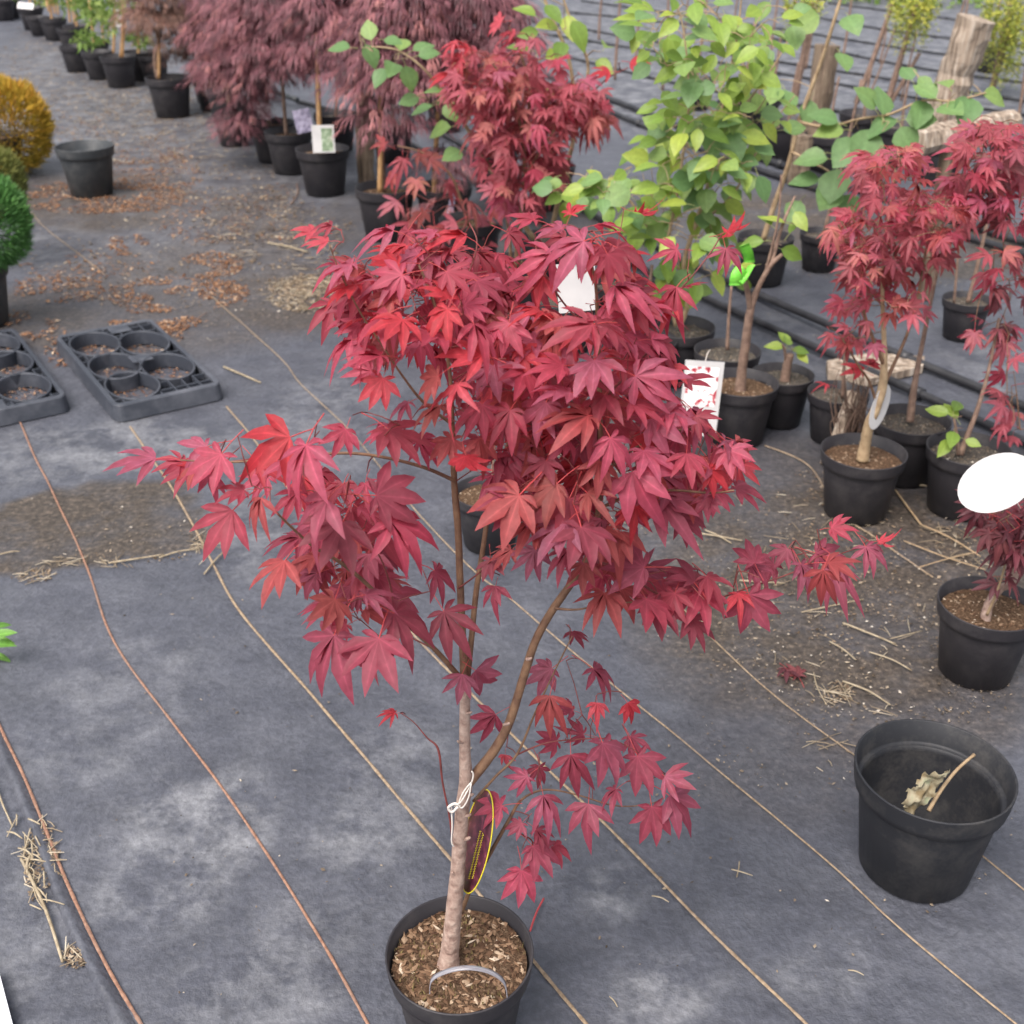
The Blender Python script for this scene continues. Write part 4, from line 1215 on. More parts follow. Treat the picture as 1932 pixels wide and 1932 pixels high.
low = Plant('potted_maple', 'thin young maple with dusty red leaves below the tan canes', 'potted tree', -0.18, 5.1, None, 0.28)
low.limb([(885, 425, 7, 5.1), (870, 380, 6, 5.1), (850, 330, 5, 5.1), (800, 290, 4, 5.1), (750, 275, 3, 5.1)], M['bark_up'], 'trunk')
low.limb([(870, 380, 5, 5.1), (880, 420, 4, 4.9), (860, 440, 3, 4.8), (820, 430, 3, 4.8)], M['twig'])
for (px, py, s, a) in ((725, 272, 34, 200), (760, 300, 40, 100), (790, 290, 40, 30), (810, 300, 38, 20), (785, 340, 40, 90), (745, 330, 36, 150), (750, 380, 44, 130), (770, 420, 50, 90), (820, 430, 50, 80), (800, 400, 46, 120), (860, 420, 52, 150), (900, 410, 50, 30), (840, 450, 50, 100), (905, 460, 46, 60), (880, 380, 44, 10), (845, 345, 36, 40), (770, 460, 44, 150), (930, 400, 44, 40)):
    low.leaf(px, py, s, a, U(4.85, 5.15), rng.choice(['maple_far', 'maple_far', 'maple_rust']), up=0.5)
low.finish(M['twig'], 0.002)

right = Plant('potted_maple', 'bushy red maple at the right with a narrow oval tag on its trunk', 'potted tree', 0.96, 2.89, None, 0.231)
right.limb([(1627, 868, 26, 2.88), (1633, 835, 22, 2.88), (1640, 800, 20, 2.87), (1655, 765, 18, 2.87), (1665, 730, 18, 2.88), (1668, 690, 14, 2.88), (1668, 640, 10, 2.9), (1665, 560, 8, 2.9), (1668, 470, 7, 2.9), (1680, 390, 5, 2.9), (1690, 320, 4, 2.9)], M['stem_tan'], 'trunk', 8, 0.1)
right.limb([(1665, 730, 9, 2.88), (1690, 680, 7, 2.9), (1715, 620, 6, 2.92), (1735, 540, 5, 2.94), (1750, 460, 4, 2.95), (1775, 400, 3, 2.95)], M['bark_up'])
right.limb([(1668, 690, 8, 2.88), (1640, 620, 6, 2.86), (1615, 540, 5, 2.85), (1600, 470, 4, 2.84), (1580, 420, 3, 2.84)], M['bark_up'])
right.limb([(1655, 765, 6, 2.87), (1640, 720, 5, 2.85), (1620, 690, 4, 2.83), (1590, 640, 3, 2.82)], M['bark_up'])
cloud(right, [(1680, 320, 70, 50, 46), (1760, 410, 75, 50, 48), (1640, 430, 75, 50, 42), (1690, 490, 100, 40, 46), (1600, 500, 45, 35, 14), (1660, 570, 90, 45, 32), (1630, 640, 80, 25, 10)], 33, ['maple_far', 'maple_far', 'maple_far', 'maple', 'maple_rust'], 2.7, 3.1, 0.5)
MASS = []
cloud(right, [(1690, 330, 70, 60, 16), (1740, 420, 80, 50, 16), (1640, 450, 80, 50, 16)], 31, 'maple_far', 2.75, 3.15, 0.5)
mass_flush(right.root); MASS = None
right.finish(M['bark_up'], 0.0014)

edge = Plant('potted_maple', 'dusky red maple cut off by the right picture edge, upper half', 'potted tree', 1.66, 3.05, None, 0.23)
edge.limb3([Vector((1.66, 3.05, 0.15)), Vector((1.65, 3.04, 0.4)), Vector((1.63, 3.05, 0.65)), Vector((1.6, 3.06, 0.9)), Vector((1.56, 3.1, 1.02))], [.012, .011, .009, .006, .004], M['bark_up'], 'trunk')
edge.limb3([Vector((1.65, 3.04, 0.35)), Vector((1.55, 3.0, 0.5)), Vector((1.46, 2.98, 0.6)), Vector((1.4, 2.97, 0.64))], [.007, .006, .004, .003], M['bark_up'])
edge.limb3([Vector((1.63, 3.05, 0.65)), Vector((1.52, 3.0, 0.8)), Vector((1.42, 3.0, 0.88)), Vector((1.34, 3.0, 0.9))], [.007, .006, .004, .003], M['bark_up'])
cloud(edge, [(1870, 290, 70, 60, 30), (1850, 360, 60, 50, 24), (1915, 400, 40, 50, 14), (1905, 250, 30, 20, 6), (1890, 500, 45, 50, 10), (1900, 590, 40, 60, 10), (1870, 620, 40, 20, 4), (1910, 720, 30, 60, 7), (1915, 810, 25, 14, 3), (1870, 320, 70, 80, 30)], 38, ['maple_far', 'maple_far', 'maple_far', 'maple_dark', 'maple'], 2.85, 3.15, 0.5)
edge.finish(M['bark_up'], 0.0014)

dwarf = Plant('potted_maple', 'dwarf dark purple maple with bent trunk below the round white tag', 'potted tree', 1.044, 2.153, None, 0.22)
dwarf.limb([(1858, 1172, 22, 2.13), (1866, 1140, 18, 2.13), (1885, 1112, 17, 2.14), (1908, 1100, 16, 2.15), (1918, 1070, 13, 2.15), (1920, 1020, 10, 2.15), (1912, 980, 7, 2.14), (1890, 955, 5, 2.12)], M['bark'], 'trunk', 8, 0.12)
dwarf.limb([(1862, 1160, 6, 2.12), (1880, 1120, 5, 2.11), (1895, 1070, 4, 2.1), (1900, 1030, 3, 2.1)], M['stem_tan'])
cloud(dwarf, [(1908, 995, 36, 42, 26), (1880, 985, 30, 25, 10), (1925, 1030, 25, 30, 9)], 44, ['maple_dark'], 2.05, 2.2, 0.45, 40)
for (px, py, s, a) in ((1850, 950, 56, 185), (1850, 965, 50, 170), (1880, 1100, 44, 160), (1895, 1000, 58, 100), (1900, 1090, 40, 30)):
    dwarf.leaf(px, py, s, a, 2.12, 'maple_dark', up=0.5)
dwarf.finish(M['bark_up'], 0.0012)

# ------------------------------------------------------------------ green shrubs
shrub = Plant('potted_shrub', 'tall light green leafy shrub right behind the front maple', 'potted shrub', 0.582, 3.857, None, 0.237, 'pot', 'soil_grey')
shrub.limb([(1282, 615, 13, 3.86), (1300, 560, 11, 3.86), (1290, 500, 9, 3.87), (1310, 430, 8, 3.88), (1335, 350, 7, 3.9), (1350, 260, 6, 3.9), (1372, 160, 5, 3.9), (1392, 60, 4, 3.92), (1400, -20, 3, 3.92)], M['stem_tan'], 'trunk')
shrub.limb([(1275, 615, 9, 3.85), (1262, 540, 8, 3.85), (1258, 470, 7, 3.85), (1275, 380, 6, 3.84), (1290, 280, 5, 3.82), (1300, 180, 4, 3.8), (1290, 60, 3, 3.8), (1270, -10, 3, 3.8)], M['stem_tan'])
shrub.limb([(1290, 520, 7, 3.9), (1230, 440, 5, 3.9), (1180, 370, 4, 3.9), (1120, 340, 3, 3.9)], M['stem_tan'])
shrub.limb([(1310, 430, 6, 3.88), (1380, 370, 5, 3.9), (1420, 300, 4, 3.95), (1460, 230, 3, 3.95), (1500, 180, 2, 3.95)], M['stem_tan'])
shrub.limb([(1350, 260, 5, 3.9), (1420, 180, 4, 3.92), (1480, 90, 3, 3.95), (1510, 10, 3, 3.95)], M['stem_tan'])
SH = [(1290, 40, 110, 50, 34), (1240, 130, 50, 60, 10), (1360, 120, 90, 60, 30), (1330, 210, 100, 60, 36), (1430, 230, 60, 60, 18), (1280, 300, 90, 60, 34), (1370, 330, 80, 50, 24), (1190, 370, 100, 50, 30), (1300, 420, 100, 50, 28), (1330, 500, 80, 40, 14), (1450, 60, 60, 60, 16), (1265, 540, 50, 40, 6), (1080, 350, 50, 30, 6)]
cloud(shrub, SH, 47, ['green', 'green', 'green', 'green_blue'], 3.6, 4.15, 0.4, 70)
MASS = []
cloud(shrub, [(a, b, c * 1.05, d * 1.05, int(n * .3)) for a, b, c, d, n in SH], 38, ['green', 'green', 'green_blue'], 3.7, 4.3, 0.35, 80)
mass_flush(shrub.root); MASS = None
shrub.finish(M['stem_tan'], 0.0016)

tallg = Plant('potted_shrub', 'lanky shrub with big blue-green leaves stretching right, behind the right red maple', 'potted shrub', 1.08, 4.95, None, 0.24, 'pot', 'soil_grey')
tallg.limb([(1440, 452, 11, 4.95), (1462, 383, 10, 4.95), (1478, 340, 10, 4.93), (1494, 287, 9, 4.9), (1507, 230, 9, 4.9), (1545, 128, 8, 4.88), (1571, 48, 7, 4.85), (1590, -15, 6, 4.85)], M['stem_tan'], 'trunk')
tallg.limb([(1507, 230, 7, 4.9), (1560, 240, 6, 4.6), (1620, 225, 5, 4.4), (1680, 215, 5, 4.3), (1740, 190, 4, 4.25), (1800, 190, 4, 4.2), (1860, 175, 3, 4.2)], M['stem_tan'])
tallg.limb([(1494, 287, 6, 4.9), (1540, 310, 5, 4.7), (1570, 330, 4, 4.6), (1590, 370, 3, 4.5)], M['stem_tan'])
for (px, py, s, a, Y) in ((1600, 30, 62, 75, 4.85), (1545, 30, 60, 160, 4.85), (1585, 100, 52, 90, 4.8), (1530, 190, 50, 100, 4.9), (1480, 170, 56, 95, 4.9), (1465, 165, 50, 110, 4.9),
        (1650, 205, 62, 215, 4.3), (1665, 215, 70, 280, 4.3), (1690, 225, 66, 150, 4.3), (1645, 245, 80, 110, 4.3), (1620, 265, 80, 130, 4.3), (1580, 230, 62, 200, 4.4), (1590, 245, 60, 170, 4.4), (1700, 240, 60, 70, 4.25),
        (1710, 225, 60, 0, 4.25), (1740, 190, 62, 100, 4.25), (1775, 200, 62, 60, 4.2), (1765, 185, 56, 230, 4.2), (1830, 185, 74, 110, 4.2), (1855, 178, 60, 5, 4.2), (1790, 165, 50, 260, 4.2), (1560, 300, 66, 190, 4.6),
        (1580, 320, 74, 100, 4.5), (1570, 290, 60, 30, 4.6), (1575, 350, 70, 120, 4.5), (1545, 340, 60, 190, 4.6), (1510, 380, 56, 120, 4.6), (1590, 370, 60, 60, 4.5), (1720, 150, 40, 250, 4.3), (1735, 145, 40, 60, 4.3)):
    tallg.leaf(px, py, s * 0.92, a, Y, 'green_blue', up=0.3)
tallg.finish(M['stem_tan'], 0.0018)

sparse = Plant('potted_shrub', 'sparse green shrub with round leaves left of the back red maple', 'potted shrub', 0.15, 4.95, None, 0.24, 'pot', 'soil_grey')
sparse.limb([(1010, 455, 11, 4.95), (960, 380, 9, 4.9), (915, 300, 8, 4.85), (880, 240, 7, 4.8), (840, 180, 6, 4.75), (800, 130, 5, 4.7), (750, 95, 4, 4.7), (700, 88, 3, 4.7)], M['stem_tan'], 'trunk')
sparse.limb([(1040, 440, 10, 4.95), (1062, 340, 9, 4.9), (1085, 240, 8, 4.9), (1075, 120, 7, 4.9), (1040, 30, 6, 4.9), (1020, -20, 5, 4.9)], M['stem_tan'])
sparse.limb([(1085, 240, 7, 4.9), (1110, 130, 6, 4.95), (1085, 60, 5, 4.95), (1060, -10, 4, 4.95)], M['stem_tan'])
for (px, py, s, a) in ((660, 90, 44, 190), (690, 85, 46, 60), (700, 75, 40, 260), (725, 75, 36, 20), (755, 95, 44, 280), (745, 120, 48, 110), (765, 125, 46, 70), (780, 95, 44, 330), (790, 105, 40, 350), (728, 130, 44, 120), (800, 175, 46, 20), (790, 185, 40, 160), (825, 190, 46, 20), (815, 200, 44, 170), (842, 195, 44, 60), (850, 240, 48, 180), (870, 285, 46, 140), (890, 270, 40, 30), (1000, 95, 44, 190), (1030, 110, 44, 330), (1070, 30, 56, 80), (1080, 40, 60, 60), (1050, 50, 50, 150), (1020, 160, 36, 200), (1035, 165, 36, 90), (1125, 115, 44, 40), (1140, 90, 50, 300), (1010, 30, 44, 200), (1030, 10, 50, 60), (1060, 80, 50, 100), (1015, 60, 40, 170), (1050, 350, 40, 190), (1070, 380, 44, 100)):
    sparse.leaf(px, py, s, a, U(4.65, 4.95), 'green_blue' if px < 900 else 'green', up=0.35)
sparse.finish(M['stem_tan'], 0.0018)

pruned = Plant('potted_tree', 'nearly bare pruned young tree marked with neon green tape', 'potted tree', 0.705, 3.37, None, 0.234)
pruned.limb([(1396, 745, 24, 3.37), (1400, 700, 19, 3.37), (1408, 640, 17, 3.36), (1416, 585, 15, 3.35), (1432, 540, 11, 3.35), (1455, 500, 9, 3.34), (1476, 480, 8, 3.34)], M['stem_brown'], 'trunk', 9, 0.12)
pruned.limb([(1416, 585, 12, 3.35), (1408, 540, 10, 3.33), (1395, 515, 8, 3.32), (1385, 498, 6, 3.3)], M['stem_brown'])
pruned.limb([(1455, 502, 9, 3.34), (1468, 450, 7, 3.36), (1482, 410, 6, 3.38), (1500, 370, 4, 3.4)], M['stem_brown'])
pruned.limb([(1440, 530, 7, 3.35), (1458, 460, 5, 3.34), (1470, 400, 4, 3.34), (1474, 330, 3, 3.34)], M['stem_brown'])
for (px, py, s, a) in ((1475, 470, 46, 20), (1490, 440, 50, 300), (1480, 420, 46, 200), (1440, 455, 44, 180), (1500, 400, 44, 60), (1425, 500, 40, 150), (1455, 425, 40, 250)):
    pruned.leaf(px, py, s, a, 3.36, 'green', up=0.4)
pruned.finish(M['stem_brown'], 0.0014)

def neon():
    t = thing('marker_tape', 'neon green tape wound round the pruned young tree', 'tape', pt(1405, 500, 3.3))
    mb = MB(); ribbon(mb, densify([pt(1404, 462, 3.29), pt(1411, 478, 3.3), pt(1414, 495, 3.32)], 3), 0.03, Vector((1, 0, -0.3)))
    part('band', mb, M['neon'], t)
    mb = MB(); ribbon(mb, densify([pt(1402, 505, 3.29), pt(1390, 520, 3.27), pt(1388, 538, 3.28)], 3), 0.036, Vector((1, 0.1, -0.5)))
    part('band', mb, M['neon'], t)
    mb = MB(); ribbon(mb, densify([pt(1418, 500, 3.31), pt(1408, 518, 3.28), pt(1396, 532, 3.27)], 3), 0.022, Vector((1, 0.1, 0.6)))
    part('band', mb, M['neon'], t)
neon()

def seedling(label, x, y, D, stems, leaves, soil='soil_grey', cat='potted plant', mat='pot', kind='green', up=0.4, name='potted_seedling', smat='stem_brown'):
    p = Plant(name, label, cat, x, y, None, D, mat, soil)
    for s in stems:
        p.limb(s, M[smat], 'stem', 7, 0.1)
    for l in leaves:
        p.leaf(*l, kind, up=up)
    p.finish(M[smat], 0.0012)
    return p
seedling('pot with a cut brown stump and a few fresh green leaves', 0.865, 3.502, 0.20, [[(1480, 720, 20, 3.5), (1485, 690, 18, 3.5), (1490, 668, 16, 3.5)], [(1484, 690, 7, 3.5), (1480, 660, 5, 3.49), (1476, 650, 4, 3.49)]],
    [(1478, 655, 36, 190, 3.49), (1485, 650, 34, 300, 3.48), (1495, 660, 34, 10, 3.49), (1490, 650, 34, 240, 3.5), (1505, 665, 30, 60, 3.5)])
seedling('black pot half hidden behind the leaning wooden stake', 1.013, 3.374, 0.19, [[(1590, 750, 8, 3.37), (1592, 700, 6, 3.37), (1596, 650, 5, 3.37)]], [])
seedling('pot with pale gravelly soil directly behind the right red maple pot', 1.156, 3.11, 0.225, [[(1717, 795, 16, 3.12), (1722, 750, 14, 3.13), (1732, 690, 10, 3.15), (1750, 600, 8, 3.18), (1770, 500, 6, 3.2)]], [])
seedling('pot with a lime green vine seedling left of the round white tag', 1.256, 2.914, 0.227, [[(1812, 858, 12, 2.91), (1826, 820, 10, 2.92), (1845, 770, 9, 2.93), (1865, 700, 7, 2.95), (1885, 600, 5, 3.0)], [(1808, 858, 8, 2.9), (1805, 820, 6, 2.9), (1800, 790, 5, 2.9)]],
    [(1800, 815, 46, 110, 2.88), (1790, 830, 40, 120, 2.87), (1805, 790, 40, 250, 2.9), (1790, 780, 44, 200, 2.9), (1800, 775, 40, 300, 2.9), (1822, 830, 30, 30, 2.9)])
seedling('pot behind the big red-print tag with bare grey soil', 0.713, 3.666, 0.221, [[(1372, 660, 8, 3.67), (1375, 600, 6, 3.67), (1380, 540, 5, 3.67)]], [])
seedling('pot left of the big red-print tag, under the crimson leaf tips', 0.449, 3.762, 0.222, [[(1215, 645, 10, 3.76), (1222, 580, 8, 3.76), (1230, 500, 6, 3.76)], [(1200, 645, 7, 3.8), (1190, 560, 6, 3.8), (1205, 480, 4, 3.8)]], [])
seedling('dark pot standing alone on the fabric behind the front maple stems', -0.06, 2.72, 0.19, [[(925, 935, 8, 2.72), (930, 880, 6, 2.72), (935, 820, 5, 2.72)]], [], 'soil')
seedling('small tall pot left of the right red maple crown, far side of the pipes', 1.368, 5.139, 0.195, [[(1555, 440, 8, 5.14), (1570, 380, 7, 5.14), (1592, 300, 6, 5.14), (1625, 150, 5, 5.14)]], [])
seedling('black pot with a dark stake, right of the right red maple', 1.719, 4.274, 0.185, [[(1826, 570, 9, 4.27), (1840, 520, 8, 4.27), (1858, 440, 7, 4.27), (1880, 340, 5, 4.27)], [(1800, 572, 5, 4.25), (1806, 500, 5, 4.25), (1815, 400, 5, 4.25)]], [])

# ------------------------------------------------------------------ weeping laceleaf maples (upper left) and other staked pots
def lace_crown(plant, domes, n, mat, size=0.07):
    mb = MB()
    for (cx, cy, rx, ry, Y, cnt) in domes:
        c = pt(cx, cy, Y); k = depth(c) / FOC
        RX, RZ = rx * k, ry * k
        clumps = []
        for i in range(max(6, cnt // 14)):
            t = U(0, 6.28); ph = rng.random() ** 0.8
            q = 0.55 + 0.45 * math.sqrt(rng.random())
            x = RX * q * math.cos(t) * math.sqrt(ph); y = RX * 0.8 * q * math.sin(t) * math.sqrt(ph)
            z = RZ * (1 - 1.9 * ph ** 1.3) * (0.75 + 0.25 * q)
            clumps.append((Vector((x, y, z)), ph, U(-.35, .35)))
        for i in range(int(cnt * 1.7)):
            cl, ph, tone = rng.choice(clumps)
            a = U(0, 6.28); rr = U(0.0, 1.0) ** 0.7 * 0.13
            od = Vector((math.cos(a), math.sin(a), 0))
            p = c + cl + od * rr + Vector((0, 0, 0.03 - 3.2 * rr * rr + U(-.015, .015)))
            if p.z < 0.03:
                continue
            out = od * (0.4 + rr * 6) + Vector((cl.x / RX, cl.y / RX, 0)) * 0.5 + Vector((U(-.25, .25), U(-.25, .25), 0.1 - 3.5 * rr))
            out.normalize()
            r = min(1, max(0, 0.5 + U(-.3, .3) + tone + 0.2 * noise.noise(p * 6)))
            ln = size * U(0.7, 1.7)
            sd = out.cross(Vector((0, 0, 1)))
            sd = sd.normalized() if sd.length > .05 else Vector((1, 0, 0))
            for j in range(5):
                d = (out + sd * ((j - 2) * 0.3 + U(-.15, .15)) + Vector((0, 0, -0.3 - 0.12 * abs(j - 2)))).normalized()
                w = Vector((0, 0, 1)).cross(d)
                w = (w.normalized() if w.length > .05 else sd) * 0.0021
                l = ln * (1 - 0.14 * abs(j - 2))
                mid = p + d * l * 0.55 + out * 0.1 * l
                tip = mid + (d + Vector((0, 0, -0.9))).normalized() * l * 0.55
                a = len(mb.v)
                mb.v += [p, mid - w, tip, mid + w]
                mb.face((a, a + 1, a + 2, a + 3), 0, r)
    o = part('crown', mb, mat, plant.root, False)
    return o

def lace_tree(label, x, y, D, stem, domes, limbs=(), mat='lace', cane=None, soil='soil', pot='pot'):
    p = Plant('weeping_maple', label, 'potted tree', x, y, None, D, pot, soil)
    p.limb(stem, M['stem_brown'], 'trunk', 7, 0.1)
    for l in limbs:
        p.limb(l, M['bark_up'], 'branch', 5)
    if cane:
        p.limb(cane, M['bamboo'], 'cane', 7)
    lace_crown(p, domes, 0, M[mat])
    return p
lace_tree('weeping purple maple in the pot with the white and green tag', -1.023, 6.504, 0.291, [(606, 282, 8, 6.5), (600, 220, 7, 6.5), (598, 120, 7, 6.5), (612, 40, 6, 6.5)],
    [(640, 40, 125, 95, 6.5, 1500), (680, 10, 110, 70, 6.7, 700)], [[(598, 120, 5, 6.5), (640, 60, 4, 6.5), (680, 50, 3, 6.5)]], 'lace', [(604, 282, 9, 6.45), (600, 150, 9, 6.45), (596, 62, 8, 6.45)])
lace_tree('weeping purple maple behind the lilac tag, second pot from the white and green tag', -1.289, 7.001, 0.281, [(540, 255, 8, 7.0), (536, 200, 7, 7.0), (530, 120, 7, 7.0), (520, 50, 6, 7.0)],
    [(520, 55, 110, 90, 7.0, 1400), (565, 95, 40, 50, 6.9, 200)], [[(530, 120, 5, 7.0), (480, 70, 4, 7.0), (450, 90, 3, 7.0)]])
lace_tree('weeping purple maple whose skirt sweeps down over its pot', -1.441, 7.302, 0.273, [(508, 240, 8, 7.3), (500, 160, 7, 7.3), (480, 60, 6, 7.3)],
    [(455, 75, 80, 80, 7.3, 1000), (465, 165, 28, 55, 7.15, 220), (446, 235, 16, 24, 7.1, 90)])
lace_tree('weeping purple maple on a tan cane in the pot nearest the wooden stake', -0.602, 5.644, 0.292, [(726, 362, 9, 5.64), (722, 290, 8, 5.64), (724, 180, 7, 5.64), (740, 90, 6, 5.64)],
    [(770, 70, 125, 110, 5.7, 1700), (740, 190, 70, 60, 5.6, 260)], [[(724, 180, 5, 5.64), (780, 110, 4, 5.64), (830, 90, 3, 5.64)]], 'lace', [(717, 362, 11, 5.6), (718, 280, 10, 5.6), (718, 178, 10, 5.6)])
lace_tree('weeping purple maple on a cane close behind the back red maple', -0.33, 5.7, 0.28, [(824, 395, 9, 5.7), (822, 300, 8, 5.7), (828, 180, 7, 5.7), (850, 80, 6, 5.7)],
    [(880, 60, 120, 115, 5.8, 1700), (950, 110, 70, 90, 5.7, 500), (860, 330, 40, 70, 5.5, 120)], [], 'lace', [(818, 395, 10, 5.65), (822, 290, 10, 5.65), (826, 210, 9, 5.65)])
lace_tree('brownish thin weeping tree with twin tan stems in a black pot at upper left', -2.417, 8.718, 0.32, [(298, 148, 9, 8.7), (292, 110, 8, 8.7), (300, 70, 7, 8.7), (296, 20, 6, 8.7)],
    [(300, 15, 75, 60, 8.8, 800), (350, 60, 40, 50, 8.9, 220)], [[(294, 130, 7, 8.7), (300, 90, 6, 8.65), (292, 50, 5, 8.65)]], 'lace_brown', [(300, 148, 6, 8.65), (300, 80, 6, 8.65)])
lace_tree('faint brown-red weeping tree farther back at upper left', -2.18, 8.96, 0.25, [(398, 150, 7, 8.96), (396, 90, 6, 8.96), (390, 30, 5, 8.96)],
    [(395, 40, 60, 75, 9.0, 700), (405, 120, 30, 40, 8.9, 130)], [], 'lace_brown')
lace_tree('weeping purple maple at the back, half hidden by its row', -1.78, 7.75, 0.24, [(432, 200, 7, 7.75), (430, 140, 6, 7.75), (440, 60, 5, 7.75)], [(430, 40, 70, 80, 7.9, 700), (470, 10, 80, 60, 8.2, 500)])

def cane_pot(label, x, y, D, canes, tuft, mat='bamboo_leaf', pot='pot', n=220):
    p = Plant('potted_cane_plant', label, 'potted plant', x, y, None, D, pot, 'soil')
    for (a, b, w) in canes:
        p.limb([(a[0], a[1], w, y), ((a[0] + b[0]) / 2 + U(-2, 2), (a[1] + b[1]) / 2, w, y), (b[0], b[1], w * .8, y)], M['bamboo'], 'cane', 6)
    mb = MB()
    for (cx, cy, rx, ry, q) in tuft:
        for i in range(q):
            t, s = U(0, 6.28), math.sqrt(rng.random())
            c = pt(cx + rx * s * math.cos(t), cy + ry * s * math.sin(t), y + U(-.2, .2))
            d = Vector((U(-1, 1), U(-1, 1), U(-1, .3))).normalized() * U(.05, .12)
            w = d.cross(Vector((0, 1, .3))).normalized() * U(.006, .014)
            k = len(mb.v)
            mb.v += [c, c + d * .4 + w, c + d, c + d * .4 - w]
            mb.face((k, k + 1, k + 2, k + 3), 0, rng.random())
    if mb.v:
        part('foliage', mb, M[mat], p.root, False)
    return p
cane_pot('pot of tan canes and red-brown soil near the tall white card', -3.142, 9.963, 0.283, [((228, 108), (232, 0), 6), ((214, 100), (216, 10), 5), ((232, 108), (238, 40), 4)], [(205, 20, 18, 40, 120), (230, -10, 30, 30, 90), (170, 72, 30, 12, 90)])
cane_pot('black pot wedged right of the tan cane pot at upper left', -2.93, 10.2, 0.25, [((262, 108), (266, 10), 4)], [(262, 70, 18, 16, 70)])
cane_pot('dark pot half behind the tan cane pot, left of it', -3.43, 10.35, 0.26, [((196, 84), (190, 0), 4), ((176, 68), (168, 0), 4)], [(180, 20, 26, 24, 110)])
cane_pot('slim dark pot farther left, third from the tan cane pot', -3.75, 10.75, 0.25, [((178, 78), (172, 10), 4)], [(165, 10, 26, 22, 90)])
cane_pot('black pot with a feathery weed over its rim at upper left', -4.2, 12.0, 0.24, [((132, 42), (126, 0), 4), ((140, 44), (132, -10), 4)], [(130, 2, 20, 16, 70), (150, 62, 18, 10, 60)])
cane_pot('black pot with a clump of tan stems near the top left corner', -4.6, 12.75, 0.24, [((104, 26), (98, -20), 4), ((110, 28), (106, -20), 4), ((92, 22), (88, -20), 4)], [(100, -8, 22, 14, 60)])
cane_pot('black pot touching the white label in the top left corner', -5.14, 13.6, 0.265, [((66, 8), (60, -30), 4), ((74, 8), (72, -30), 4)], [(80, -4, 20, 14, 50)])
cane_pot('leftmost small black pot in the top left corner', -5.75, 14.4, 0.26, [((30, -8), (26, -40), 4)], [(30, -20, 20, 14, 40)])
cane_pot('narrow black pot next right in the top left row', -4.9, 13.1, 0.22, [((88, 12), (84, -30), 4)], [])
for (px, py, D, lab) in ((152, 92, .26, 'black pot beside the feathery weed in the top left row'), (184, 128, .27, 'dark pot just left of the tan cane pot, in front row'), (104, 74, .25, 'black pot between the clumps of tan stems, top left row'), (64, 50, .25, 'black pot below the white label in the top left row'), (268, 150, .27, 'dark pot filling the gap right of the tan cane pot'), (22, 34, .25, 'black pot at the very left of the top left row')):
    g = gr(px, py)
    p = Plant('potted_plant', lab, 'potted plant', g.x, g.y, None, D, 'pot', 'soil')
    qx, qy = proj(Vector((g.x, g.y, D * .7)))
    p.limb([(qx, qy + 3, 5, g.y), (qx - 3, qy - 40, 4, g.y), (qx - 5, qy - 90, 4, g.y)], M['bamboo'], 'cane', 6)
for (x, y, D, lab) in ((-2.0, 8.55, 0.25, 'black pot under the brown weeping trees, right of the twin-stemmed one'), (-1.72, 8.1, 0.24, 'dark pot at the left foot of the purple weeping row'), (-2.28, 9.3, 0.27, 'dark pot in shade behind the twin-stemmed brown tree'),
                       (-1.1, 7.6, 0.27, 'black pot in the second row behind the lilac tag'), (-0.72, 7.3, 0.27, 'black pot in the second row behind the bare pipe'), (-0.45, 8.2, 0.27, 'far black pot between the cane stems'), (-0.1, 6.6, 0.27, 'black pot in the shade of the purple crowns, behind the pipe'), (0.2, 6.2, 0.26, 'black pot behind the back red maple'),
                       (0.42, 4.3, 0.25, 'black pot between the back red maple and the green shrub'), (0.2, 4.15, 0.24, 'black pot right under the back red maple crown')):
    p = Plant('potted_plant', lab, 'potted plant', x, y, None, D, 'pot', 'soil_grey')
    px, py = proj(Vector((x, y, D * .7)))
    p.limb([(px, py + 4, 7, y), (px + 3, py - 60, 6, y), (px + U(-6, 8), py - 130, 4, y)], M['stem_brown'], 'stem', 6)

# ------------------------------------------------------------------ clipped conifers at the left edge
def ball_shrub(name, label, x, y, D, c, rx, rz, mat, n, ln, pot='pot', width=0.004, upness=0.4, hpot=None):
    p = Plant(name, label, 'potted shrub', x, y, None, D, pot, 'soil')
    st = MB(); st.tube([Vector((x, y, .7 * D)), Vector((c.x, c.y, c.z - rz * .3))], [.02, .015], 7)
    part('stem', st, M['stem_brown'], p.root)
    mb = MB()
    for i in range(n):
        z = U(-1, 1); t = U(0, 6.28); s = math.sqrt(1 - z * z)
        d = Vector((s * math.cos(t), s * math.sin(t), z))
        bump = 1 + 0.10 * noise.noise(d * 3.2) + 0.05 * noise.noise(d * 9)
        q = bump * (0.80 + 0.2 * rng.random())
        pp = c + Vector((d.x * rx * q, d.y * rx * q, d.z * rz * q))
        dirn = (d + Vector((U(-.5, .5), U(-.5, .5), upness + U(-.3, .4)))).normalized()
        l = ln * U(.6, 1.4)
        w = dirn.cross(Vector((U(-1, 1), U(-1, 1), U(-1, 1)))).normalized() * width
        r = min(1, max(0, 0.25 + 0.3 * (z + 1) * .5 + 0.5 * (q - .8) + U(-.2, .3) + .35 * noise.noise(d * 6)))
        k = len(mb.v)
        mb.v += [pp - dirn * l * .3, pp + w, pp + dirn * l, pp - w]
        mb.face((k, k + 1, k + 2, k + 3), 0, r)
    part('foliage', mb, M[mat], p.root, False)
gp = gr(28, 325)
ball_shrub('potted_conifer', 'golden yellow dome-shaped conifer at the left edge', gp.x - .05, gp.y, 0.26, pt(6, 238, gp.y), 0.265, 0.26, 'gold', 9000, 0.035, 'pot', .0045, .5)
up_ = gr(-30, 612)
